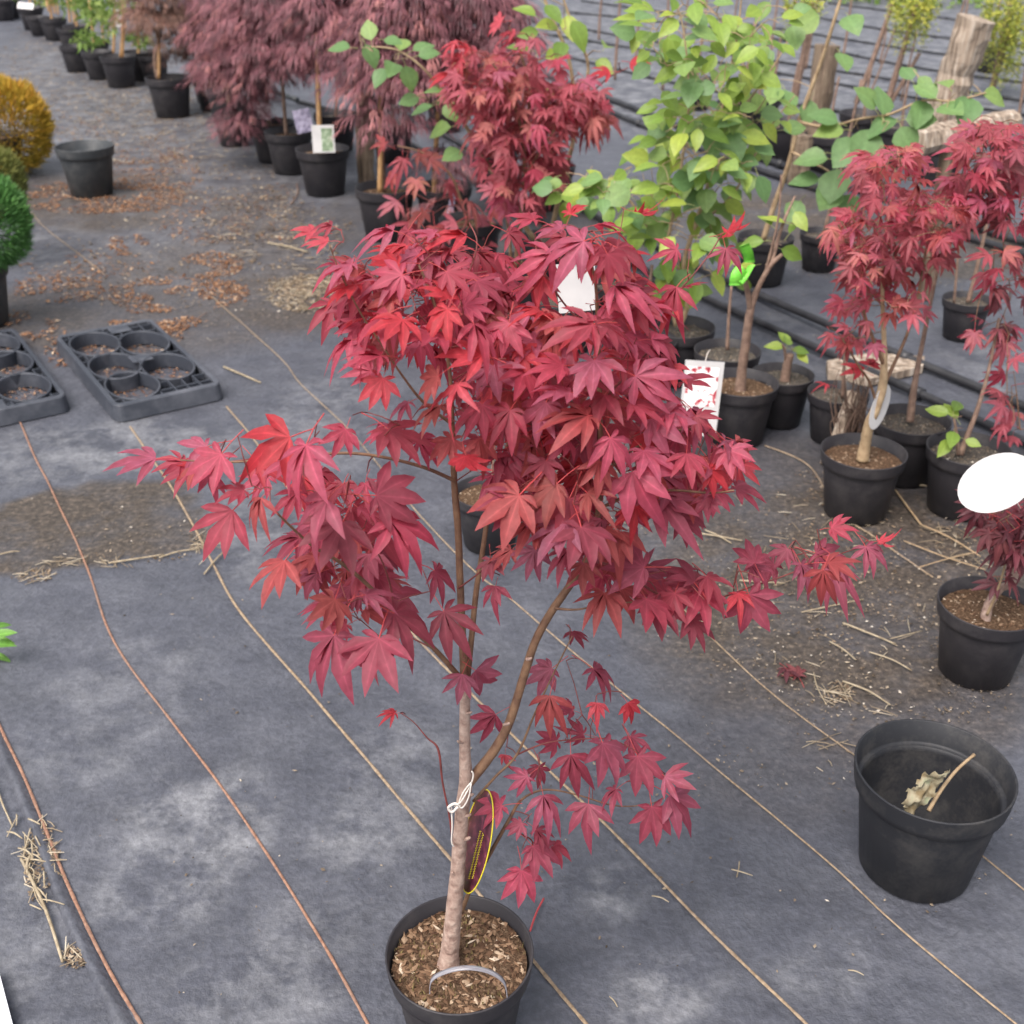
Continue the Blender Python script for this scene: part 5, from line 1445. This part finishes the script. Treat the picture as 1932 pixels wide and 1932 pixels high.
ball_shrub('potted_conifer', 'bright green clipped ball shrub in a tall dark pot at the left edge', up_.x - .02, up_.y + 0.02, 0.29, pt(-38, 418, up_.y), 0.18, 0.185, 'box', 11000, 0.022, 'pot_grey', .003, .3)
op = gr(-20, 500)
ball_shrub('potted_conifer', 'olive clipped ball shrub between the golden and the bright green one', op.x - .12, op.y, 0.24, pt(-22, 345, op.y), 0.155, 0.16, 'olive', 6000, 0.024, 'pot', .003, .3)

# ------------------------------------------------------------------ irrigation pipes, drip lines
def pipe(label, pxs, r, group, z=None, name='irrigation_pipe', mat='pipe', clips=0):
    pts = densify([gr(a, b, (z if z is not None else r) + c) for a, b, c in pxs], 8)
    t = thing(name, label, 'pipe', (pts[0].x, pts[0].y, 0), group)
    mb = MB(); mb.tube(pts, [r] * len(pts), 8)
    part('tube', mb, M[mat], t)
    for i in range(clips):
        k = int((i + .5) / clips * (len(pts) - 2))
        d = (pts[k + 1] - pts[k]).normalized()
        mb = MB(); mb.tube([pts[k] - d * .02, pts[k] + d * .02], [r * 1.45] * 2, 8)
        part('clip', mb, M[mat], t)
pipe('nearer black pipe of the pair crossing behind the right red maple pot', [(560, 190, 0), (680, 225, 0), (830, 300, 0), (960, 382, 0), (1100, 452, 0), (1340, 566, 0), (1640, 700, .01), (1800, 772, 0), (1990, 860, 0)], 0.016, None, clips=3)
pipe('farther black pipe of the pair crossing behind the right red maple pot', [(640, 170, 0), (745, 203, 0), (832, 250, 0), (1010, 350, 0), (1200, 445, 0), (1340, 515, 0), (1600, 628, .02), (1800, 712, 0), (1990, 790, 0)], 0.016, None, clips=3)
pipe('upper black pipe of the pair running under the big blue-green leaves', [(1000, 130, 0), (1200, 205, 0), (1389, 281, 0), (1619, 357, 0), (1832, 425, 0), (2000, 476, 0)], 0.021, None, clips=3)
pipe('lower black pipe of the pair running under the big blue-green leaves', [(980, 140, 0), (1180, 222, 0), (1375, 300, 0), (1610, 378, 0), (1830, 448, 0), (2000, 500, 0)], 0.018, None, clips=2)
pipe('weathered grey pipe along the back of the upper left row', [(230, 55, .05), (300, 85, .05), (400, 130, .05), (480, 160, .05), (560, 188, .05)], 0.02, None, mat='pot_grey')
drips = [((1030, 62), (1330, 118), (1700, 178), (1980, 224)), ((1040, 40), (1340, 92), (1700, 152), (1980, 200)), ((1060, 18), (1350, 58), (1700, 118), (1980, 164)), ((1090, 2), (1380, 36), (1720, 88), (1980, 130)), ((1480, 25), (1700, 58), (1980, 95)),
         ((1020, 95), (1320, 160), (1660, 225), (1980, 280)), ((1560, 8), (1760, 34), (1980, 62))]
for i, d in enumerate(drips):
    names = ['third', 'fourth', 'fifth', 'sixth', 'seventh', 'second', 'eighth']
    pipe('%s thin black drip line from the big leaves upward, on the far grey fabric' % names[i], [(a + U(-8, 8), b + U(-5, 5), 0) for a, b in d], 0.0095, 'drip lines on the far beds', name='drip_line', clips=9)

# ------------------------------------------------------------------ far beds: saplings, racemes, pots
def sapling(label, x0, y0, x1, y1, w, Ybase, group, mat='stem_brown'):
    b = gr(x0, y0)
    p = Plant('sapling', label, 'sapling', b.x, b.y, group)
    P = [b, pt((x0 * .6 + x1 * .4) + U(-3, 3), y0 * .6 + y1 * .4, b.y), pt(x1, y1, b.y)]
    r = w * .5 * depth(b) / FOC
    p.limb3(P, [r, r * .9, r * .7], M[mat], 'stem', 6)
    return p
saps = [(1490, 240, 1530, 60, 8), (1615, 195, 1700, -40, 10), (1668, 215, 1735, 100, 9), (1640, 180, 1690, 50, 4), (1700, 190, 1730, 60, 4), (1760, 190, 1830, -30, 5), (1870, 175, 1905, 60, 8), (1395, 215, 1425, 40, 7), (1450, 250, 1475, 60, 6), (1250, 170, 1262, -20, 6), (1200, 120, 1213, -30, 5),
        (1160, 150, 1172, -20, 6), (1320, 120, 1338, -30, 5), (1130, 75, 1138, -30, 5), (1520, 130, 1548, -30, 5), (1920, 240, 1945, 60, 6), (1590, 110, 1610, -30, 5), (1450, 140, 1470, -20, 5), (1810, 100, 1832, -30, 5), (1660, 120, 1682, -30, 4), (1380, 90, 1396, -30, 4), (1288, 80, 1300, -30, 4)]
ORD = 'first second third fourth fifth sixth seventh eighth ninth tenth eleventh twelfth thirteenth fourteenth fifteenth sixteenth seventeenth eighteenth nineteenth twentieth twenty-first twenty-second'.split()
for i, (x0, y0, x1, y1, w) in enumerate(sorted(saps)):
    sapling('bare brown sapling stem, %s from the left on the far grey beds' % ORD[i], x0, y0, x1, y1, w, 0, 'bare saplings on the far beds')

def raceme_tree(label, base, top, tufts):
    b = gr(*base)
    p = Plant('weeping_sapling', label, 'tree', b.x, b.y, None)
    P = [b, pt((base[0] + top[0]) / 2, (base[1] + top[1]) / 2, b.y), pt(top[0], top[1], b.y)]
    p.limb3(P, [.025, .02, .012], M['stem_brown'], 'trunk', 6)
    mb = MB()
    for (cx, cy, rx, ry, n) in tufts:
        for i in range(n):
            c = pt(cx + U(-rx, rx), cy - ry + U(0, ry), b.y + U(-.3, .3))
            L = U(.5, 1.0) * ry * depth(c) / FOC
            k = int(L / .022) + 3
            for j in range(k):
                q = c + Vector((U(-.02, .02), U(-.02, .02), -j * .022))
                s = .028 * (1 - .5 * j / k)
                a = U(0, 6.28); e = Vector((math.cos(a) * s, math.sin(a) * s, U(-.5, .3) * s)); f2 = Vector((-e.y, e.x, -s * .8)) * .6
                m = len(mb.v)
                mb.v += [q - e * .5, q + f2 * .5, q + e * .8, q - f2 * .5]
                mb.face((m, m + 1, m + 2, m + 3), 0, min(1, max(0, .5 + U(-.45, .45))))
    part('crown', mb, M['catkin'], p.root, False)
raceme_tree('yellow-green weeping tree left of the leaning wooden post at the top', (1668, 215), (1735, -10), [(1720, 40, 36, 60, 90), (1745, 20, 30, 50, 60), (1700, 10, 20, 40, 30)])
raceme_tree('yellow-green weeping tree in the top right corner', (1870, 180), (1910, -20), [(1895, 70, 34, 90, 110), (1925, 60, 20, 100, 60), (1870, 50, 18, 60, 40), (1905, 130, 26, 40, 30)])
raceme_tree('small yellow-green weeping tree above the light green shrub', (1490, 240), (1535, 0), [(1510, 20, 28, 45, 60), (1535, 10, 20, 30, 30)])

def far_green(label, cx, cy, rx, ry, Y, n):
    c = pt(cx, cy, Y)
    p = Plant('leafy_bush', label, 'bush', c.x, Y, None)
    b = Vector((c.x, Y, 0))
    p.limb3([b, b.lerp(c, .6), c], [.02, .015, .008], M['stem_brown'], 'stem', 6)
    mb = MB()
    for i in range(n):
        t, s = U(0, 6.28), math.sqrt(rng.random())
        q = pt(cx + rx * s * math.cos(t), cy + ry * s * math.sin(t), Y + U(-.4, .4))
        d = Vector((U(-1, 1), U(-1, 1), U(-.8, .5))).normalized() * U(.07, .13); w = d.cross(Vector((U(-1, 1), U(-1, 1), 1))).normalized() * .035
        k = len(mb.v); mb.v += [q, q + d * .45 + w, q + d, q + d * .45 - w]
        mb.face((k, k + 1, k + 2, k + 3), 0, rng.random())
    part('foliage', mb, M['bamboo_leaf'], p.root, False)
far_green('blurred green bush along the top edge between the saplings', 1640, -8, 80, 28, 16.5, 260)
far_green('blurred green bush behind the leaning wooden post', 1800, 20, 70, 40, 16.0, 260)
far_green('dim green bush right of the leaning wooden post', 1850, 110, 30, 30, 13.5, 110)
for (px, py, D, lab) in ((1425, 255, .3, 'black pot with a grey rim on the far bed behind the light green shrub'), (1865, 135, .26, 'small black pot right of the leaning wooden post'), (1310, 205, .26, 'far black pot behind the light green shrub, left one'), (1620, 290, .3, 'black pot under the big blue-green leaves'), (1555, 330, .28, 'black pot beside the dark post under the blue-green leaves'), (1480, 300, .28, 'black pot between the low stump and the light green shrub'), (1690, 310, .28, 'black pot left of the splintered log rail'), (1765, 345, .27, 'black pot under the splintered log rail'), (1385, 262, .28, 'dark pot seen through the light green shrub, right one'), (1900, 345, .27, 'black pot behind the right edge maple')):
    g = gr(px, py)
    p = Plant('potted_plant', lab, 'potted plant', g.x, g.y, None, D, 'pot', 'soil_grey')
    qx, qy = proj(Vector((g.x, g.y, D * .7)))
    p.limb([(qx, qy + 3, 6, g.y), (qx + 8, qy - 60, 5, g.y), (qx + 20, qy - 120, 4, g.y)], M['stem_brown'], 'stem', 6)

# ------------------------------------------------------------------ timber
def timber(name, label, a, b, r, mat, n=10, cat='post', loc=None):
    mb = MB()
    ks = 14
    P, rr = [], []
    for i in range(ks + 1):
        P.append(a.lerp(b, i / ks) + Vector((noise.noise(Vector((i * .6, 0, r))), noise.noise(Vector((i * .6, 5, r))), 0)) * r * .12); rr.append(r * (1 + .12 * noise.noise(Vector((i * .8, 3, 0)))))
    mb.tube(P, rr, n)
    for i, v in enumerate(mb.v):
        ax = a.lerp(b, min(1, (i // n) / ks)); d = v - ax
        if d.length > 1e-6 and i < n * (ks + 1):
            mb.v[i] = v + d * .22 * noise.noise(Vector(((i % n) * 1.7, (i // n) * .25, r * 10)))
    tag(part(name, mb, M[mat], None, False, a), label, cat)
b = gr(1770, 235); timber('wooden_post', 'thick pale weathered post leaning right at the top right', b, pt(1842, 35, b.y - .1), 0.115, 'wood', 14)
b = gr(1527, 320); timber('wooden_post', 'dark brown post beside the lanky shrub stem', b, pt(1562, 85, b.y), 0.07, 'wood_dark', 10)
b = gr(690, 345); timber('wooden_post', 'short grey wooden stake behind the cane pot, left of the front maple', b, pt(688, 168, b.y), 0.05, 'wood_dark', 10)
b = gr(1505, 350); timber('wooden_post', 'low dark post stump under the blue-green leaves', b, pt(1515, 255, b.y), 0.06, 'wood_dark', 10)
a = pt(1725, 272, 4.6); b2 = pt(1905, 232, 5.0); timber('wooden_rail', 'grey splintered log rail behind the right edge maple', a, b2, 0.052, 'wood', 12, 'rail')
b = gr(1790, 480); timber('wooden_post', 'dark prop holding up the splintered log rail', Vector((pt(1790, 300, 4.72).x, 4.72, 0)), pt(1792, 262, 4.72), 0.03, 'wood_dark', 8)
a = gr(1560, 878); timber('wooden_stake', 'slanting frayed wooden stake left of the right red maple pot', a, pt(1612, 742, a.y + .12), 0.022, 'wood', 8, 'stake')
def plank(label, cs, th, name='plank'):
    mb = MB()
    k = [gr(x, y, th) for x, y in cs]
    for z in (0.002, th):
        for p in k: mb.v.append(Vector((p.x, p.y, z)))
    n = len(k)
    mb.face(tuple(range(n))[::-1]); mb.face(tuple(range(n, 2 * n)))
    for i in range(n): mb.face((i, (i + 1) % n, n + (i + 1) % n, n + i))
    tag(part(name, mb, M['wood'], None, False, k[0]), label, 'plank')
plank('flat weathered plank lying under the black pipes behind the right red maple', [(1563, 702), (1560, 680), (1640, 665), (1745, 672), (1742, 690), (1640, 715)], 0.03)
def dead_tuft():
    c = gr(1590, 820); t = thing('dead_root_mass', 'tangle of dried brown roots beside the slanting stake', 'dead plant', c)
    mb = MB()
    for i in range(60):
        a = gr(1600 + U(-25, 25), 850 + U(-30, 20)); e = pt(1612 + U(-35, 35), 720 + U(-30, 60), 3.15 + U(-.05, .1))
        mid = a.lerp(e, .5) + Vector((U(-.04, .04), U(-.04, .04), U(0, .03)))
        mb.tube(densify([a, mid, e], 3), [.0022, .002, .0018, .0016, .0015, .0013, .001], 4, 0, False)
    part('roots', mb, M['stem_brown'], t)['kind'] = 'stuff'
    for (px, py, s, an) in ((1625, 700, 40, 200), (1640, 690, 36, 300), (1560, 725, 26, 180)):
        leaf_px(t, px, py, s, an, 3.15, 'maple_hot')
dead_tuft()
# white board at the bottom left corner
def board():
    mb = MB()
    k = [gr(-3, 1830, .02), gr(26, 1940, .02), gr(60, 2080, .02), gr(-300, 2080, .02), gr(-300, 1800, .02)]
    for z in (0.001, .02):
        for p in k: mb.v.append(Vector((p.x, p.y, z)))
    n = 5
    mb.face(tuple(range(n))[::-1]); mb.face(tuple(range(n, 2 * n)))
    for i in range(n): mb.face((i, (i + 1) % n, n + (i + 1) % n, n + i))
    tag(part('white_board', mb, M['white'], None, False, k[0]), 'white board whose edge shows in the bottom left corner', 'board')
board()
# weed at the left edge
def weed():
    c = gr(-25, 1235); t = thing('weed', 'bright green weed growing through the fabric at the left edge', 'weed', c)
    for (px, py, s, a) in ((-10, 1200, 60, 350), (-14, 1215, 62, 15), (-20, 1235, 60, 30), (-10, 1185, 48, 310), (-22, 1190, 40, 290), (-30, 1230, 60, 60), (-25, 1210, 70, 0)):
        leaf_px(t, px - 4, py, s * .8, a, c.y - .03 + U(-.02, .02), 'weed', up=.8)
    mb = MB(); mb.tube([c, c + Vector((0, 0, .03))], [.006, .004], 6)
    part('stem', mb, M['stalk_green'], t)
weed()

# ------------------------------------------------------------------ litter on the fabric
def litter(name, label, mat, ells, s0, s1, straw=False, zone=None):
    mb = MB()
    for (cx, cy, rx, ry, n) in ells:
        for i in range(n):
            t, q = U(0, 6.28), math.sqrt(rng.random()) * (1 + .25 * noise.noise(Vector((i * .13, cx, cy))))
            px, py = cx + rx * q * math.cos(t), cy + ry * q * math.sin(t)
            p = gr(px, py)
            if noise.noise(Vector((p.x * 5, p.y * 5, cx))) < -0.12: continue
            p.z = 0.001
            s = U(s0, s1) * (0.6 + 0.8 * rng.random())
            if straw:
                a = U(0, 6.28); d = Vector((math.cos(a), math.sin(a), 0)) * s * 2.2
                mb.tube([p - d + Vector((0, 0, .001)), p + Vector((U(-.1, .1) * s, U(-.1, .1) * s, U(.001, .004))), p + d + Vector((0, 0, .001))], [.0009, .0012, .0008], 3, 0, False, rng.random())
            else:
                flake(mb, p, s)
    tag(part(name, mb, M[mat], None, False), label, 'litter', None, 'stuff')
litter('bark_litter', 'brown bark litter scattered on the fabric of the aisle', 'brown', [(200, 370, 160, 32, 2600), (290, 330, 90, 48, 1900), (380, 420, 90, 40, 500), (160, 500, 130, 30, 450), (160, 385, 110, 18, 900), (330, 555, 130, 34, 1500), (400, 500, 60, 26, 700), (290, 605, 90, 22, 900), (240, 460, 40, 22, 420), (110, 545, 90, 26, 600), (300, 630, 50, 26, 400), (60, 610, 50, 30, 350), (420, 550, 50, 22, 500), (280, 290, 90, 40, 450), (200, 250, 160, 50, 450), (480, 400, 130, 60, 400), (110, 655, 26, 40, 150)], .007, .021)
litter('straw_litter', 'pale straw and seed bits strewn over the fabric', 'straw_litter', [(585, 555, 85, 34, 420), (330, 240, 170, 100, 500), (140, 150, 140, 90, 400), (520, 440, 110, 80, 200), (1650, 1130, 270, 160, 50), (1500, 1180, 200, 130, 36), (1600, 1290, 160, 60, 14), (1150, 900, 170, 100, 200), (1850, 1010, 110, 60, 70), (1500, 990, 150, 80, 40), (390, 1025, 40, 16, 30), (60, 1085, 36, 14, 10), (80, 1640, 36, 100, 50), (140, 1805, 28, 22, 8), (220, 1060, 160, 10, 40), (1580, 1310, 34, 26, 24), (1560, 1430, 60, 50, 12)], .004, .014, True)
litter('grit_litter', 'fine pale and brown crumbs lying all over the fabric', 'grit', [(1600, 1130, 330, 220, 1700), (1560, 1380, 240, 120, 350), (1400, 1600, 420, 260, 160), (190, 990, 200, 60, 260), (1130, 930, 200, 120, 700), (560, 420, 170, 110, 500), (500, 550, 170, 100, 500), (300, 220, 200, 130, 3000), (420, 480, 200, 140, 2200), (150, 130, 160, 100, 1500), (200, 480, 190, 100, 900), (420, 330, 150, 90, 900), (1700, 1250, 220, 130, 700), (1400, 1150, 160, 120, 400), (590, 560, 90, 40, 700), (160, 130, 150, 90, 900), (1450, 400, 120, 50, 700), (1850, 520, 90, 50, 700), (700, 1300, 500, 350, 120), (1800, 1250, 150, 140, 250), (1850, 1600, 90, 110, 60), (1700, 480, 250, 60, 700), (1500, 400, 130, 50, 500), (1550, 600, 150, 60, 200), (500, 1700, 450, 200, 60), (330, 600, 200, 80, 300)], .003, .0095)

litter('leaf_litter', 'tan leaf crumbs carpeting the far aisle at upper left', 'tan', [(300, 240, 170, 80, 2300), (200, 200, 170, 70, 2000), (130, 120, 140, 80, 2200), (420, 330, 110, 60, 700), (470, 420, 110, 60, 800), (360, 200, 90, 40, 700), (560, 500, 90, 60, 700), (540, 380, 60, 30, 250), (60, 100, 70, 60, 500), (590, 555, 85, 36, 800), (280, 500, 220, 90, 500), (620, 440, 60, 30, 200)], .009, .024)
litter('damp_crumbs', 'dark and tan crumbs trodden into the fabric between the right pots', 'tan', [(60, 1085, 42, 14, 160), (140, 1805, 26, 22, 130), (80, 1640, 34, 90, 260), (385, 1010, 30, 20, 60), (250, 1052, 130, 10, 140), (1580, 1310, 30, 22, 110), (1620, 1090, 260, 130, 800), (1500, 1000, 140, 80, 250), (1850, 990, 100, 70, 350), (1560, 905, 60, 50, 300), (1760, 1230, 160, 80, 350), (1140, 900, 160, 110, 500), (1470, 410, 90, 40, 500), (1700, 470, 200, 40, 500)], .004, .011)

# straws one can pick out
def straw(x0, y0, x1, y1, w, label, group=None, name='straw', mat='straw', zz=.004):
    a, b = gr(x0, y0, zz), gr(x1, y1, zz)
    mb = MB()
    mid = a.lerp(b, .5) + Vector((U(-.06, .06), U(-.06, .06), 0)) * (b - a).length
    r = w * .24 * depth(a) / FOC
    mb.tube(densify([a, mid + Vector((0, 0, .003)), b], 3), [r, r, r * 1.1, r, r * .95, r * .9, r * .8], 5)
    tag(part(name, mb, M[mat], None, True, a), label, name.replace('_', ' '), group)
straw(40, 1620, 118, 1815, 14, 'long thick straw stem lying at the bottom left')
straw(-8, 1480, 24, 1560, 8, 'straw stem cut by the left edge above the straw heap')
for i in range(26):
    f = rng.random()
    x, y = 34 + 58 * f + U(-22, 22), 1530 + 190 * f + U(-12, 12)
    a = R(62 + U(-60, 60)); l = U(14, 55)
    straw(x - l * math.cos(a) / 2, y - l * math.sin(a) / 2, x + l * math.cos(a) / 2, y + l * math.sin(a) / 2, U(4, 7), 'short straw in the heap along the fold at the lower left', 'straw heap by the fold', zz=.004 + .004 * rng.random())
straw(422, 692, 492, 722, 8, 'straw lying right of the wholly visible tray')
straw(385, 1083, 425, 1038, 7, 'straw crossing the tan line left of the maple')
straw(205, 1062, 310, 1046, 8, 'longest straw on the edge of the dirty band at left')
straw(300, 1052, 372, 1036, 7, 'straw continuing the dirty band edge to the right')
straw(505, 458, 580, 475, 7, 'pale straw at the left of the maple top')
straw(0, 1046, 38, 1040, 6, 'grey straw at the left edge on the dirty band')
straw(548, 385, 560, 345, 5, 'brown twig standing out in front of the white and green tag', None, 'twig', 'stem_brown')
straw(370, 608, 390, 590, 4, 'dark twig behind the tray', None, 'twig', 'stem_brown')
for (x0, y0, x1, y1, w, lab) in ((1512, 1155, 1630, 1130, 6, 'longest dry straw left of the dwarf maple pot'), (1590, 1175, 1690, 1215, 8, 'thick dry straw slanting down towards the dwarf maple pot'), (1565, 1210, 1615, 1245, 6, 'dry straw above the fallen red leaves'),
        (1590, 1285, 1680, 1330, 8, 'curved pale straw right of the fallen red leaves'), (1535, 1268, 1560, 1330, 5, 'steep dry straw touching the fallen red leaves'), (1640, 1230, 1720, 1265, 6, 'dry straw between the dwarf maple pot and the fallen leaves'),
        (1680, 1205, 1740, 1190, 5, 'short straw against the left side of the dwarf maple pot'), (1610, 1030, 1660, 1040, 6, 'short straw at the right tip of the long maple branch'), (1310, 1005, 1400, 1020, 6, 'upper one of two crossed straws right of the front crown'),
        (1330, 1000, 1380, 1025, 6, 'lower one of two crossed straws right of the front crown'), (1395, 1095, 1480, 1100, 7, 'flat straw under the long right maple branch'), (1235, 1105, 1275, 1108, 7, 'small straw seen below the front crown'),
        (1690, 1380, 1730, 1395, 6, 'small straw behind the large empty pot'), (1620, 1400, 1650, 1425, 6, 'small straw touching the rim side of the large empty pot, left'), (1230, 1690, 1262, 1702, 6, 'lone brown straw right of the front pot'),
        (1380, 1640, 1420, 1652, 5, 'lower stroke of the tiny crossed straws left of the large empty pot'), (1395, 1625, 1390, 1655, 5, 'upright stroke of the tiny crossed straws left of the large empty pot'), (1600, 1830, 1630, 1840, 5, 'tiny straw below the large empty pot, left of its foot'),
        (1150, 1880, 1165, 1900, 5, 'tiny straw near the bottom edge right of the front pot'), (1760, 1670, 1780, 1700, 7, 'brown straw at the right foot of the large empty pot')):
    straw(x0, y0, x1, y1, w, lab, None, 'dry_straw')
straw(1690, 925, 1738, 990, 9, 'crooked brown stem right of the right red maple pot', None, 'dry_straw', 'stem_tan')
straw(1738, 990, 1850, 1050, 6, 'long thin stem leading on to the bent dwarf maple', None, 'dry_straw', 'stem_tan')
straw(1735, 1070, 1850, 1040, 5, 'thin stem pointing at the dwarf maple pot from the left', None, 'dry_straw', 'stem_tan')
straw(1705, 1020, 1860, 1075, 5, 'tan stem above the dwarf maple pot', None, 'dry_straw', 'stem_tan')
straw(1690, 910, 1760, 918, 8, 'yellow dead leaf blade between the right pots', None, 'dead_leaf', 'straw')

# fallen maple leaf on the ground
def fallen():
    g = gr(1500, 1275)
    for (px, py, s, a, lab) in ((1485, 1262, 44, 200, 'dull red fallen maple leaf on the fabric at the right'), (1505, 1275, 42, 20, 'second dull red fallen maple leaf, touching the first')):
        p = gr(px, py, .006)
        o = link(bpy.data.objects.new('fallen_leaf', LEAF['maple_dark'][1]))
        o.location = p; o.scale = (s * depth(p) / FOC,) * 3; o.rotation_euler = (R(12), 0, R(a))
        tag(o, lab, 'fallen leaf')
fallen()
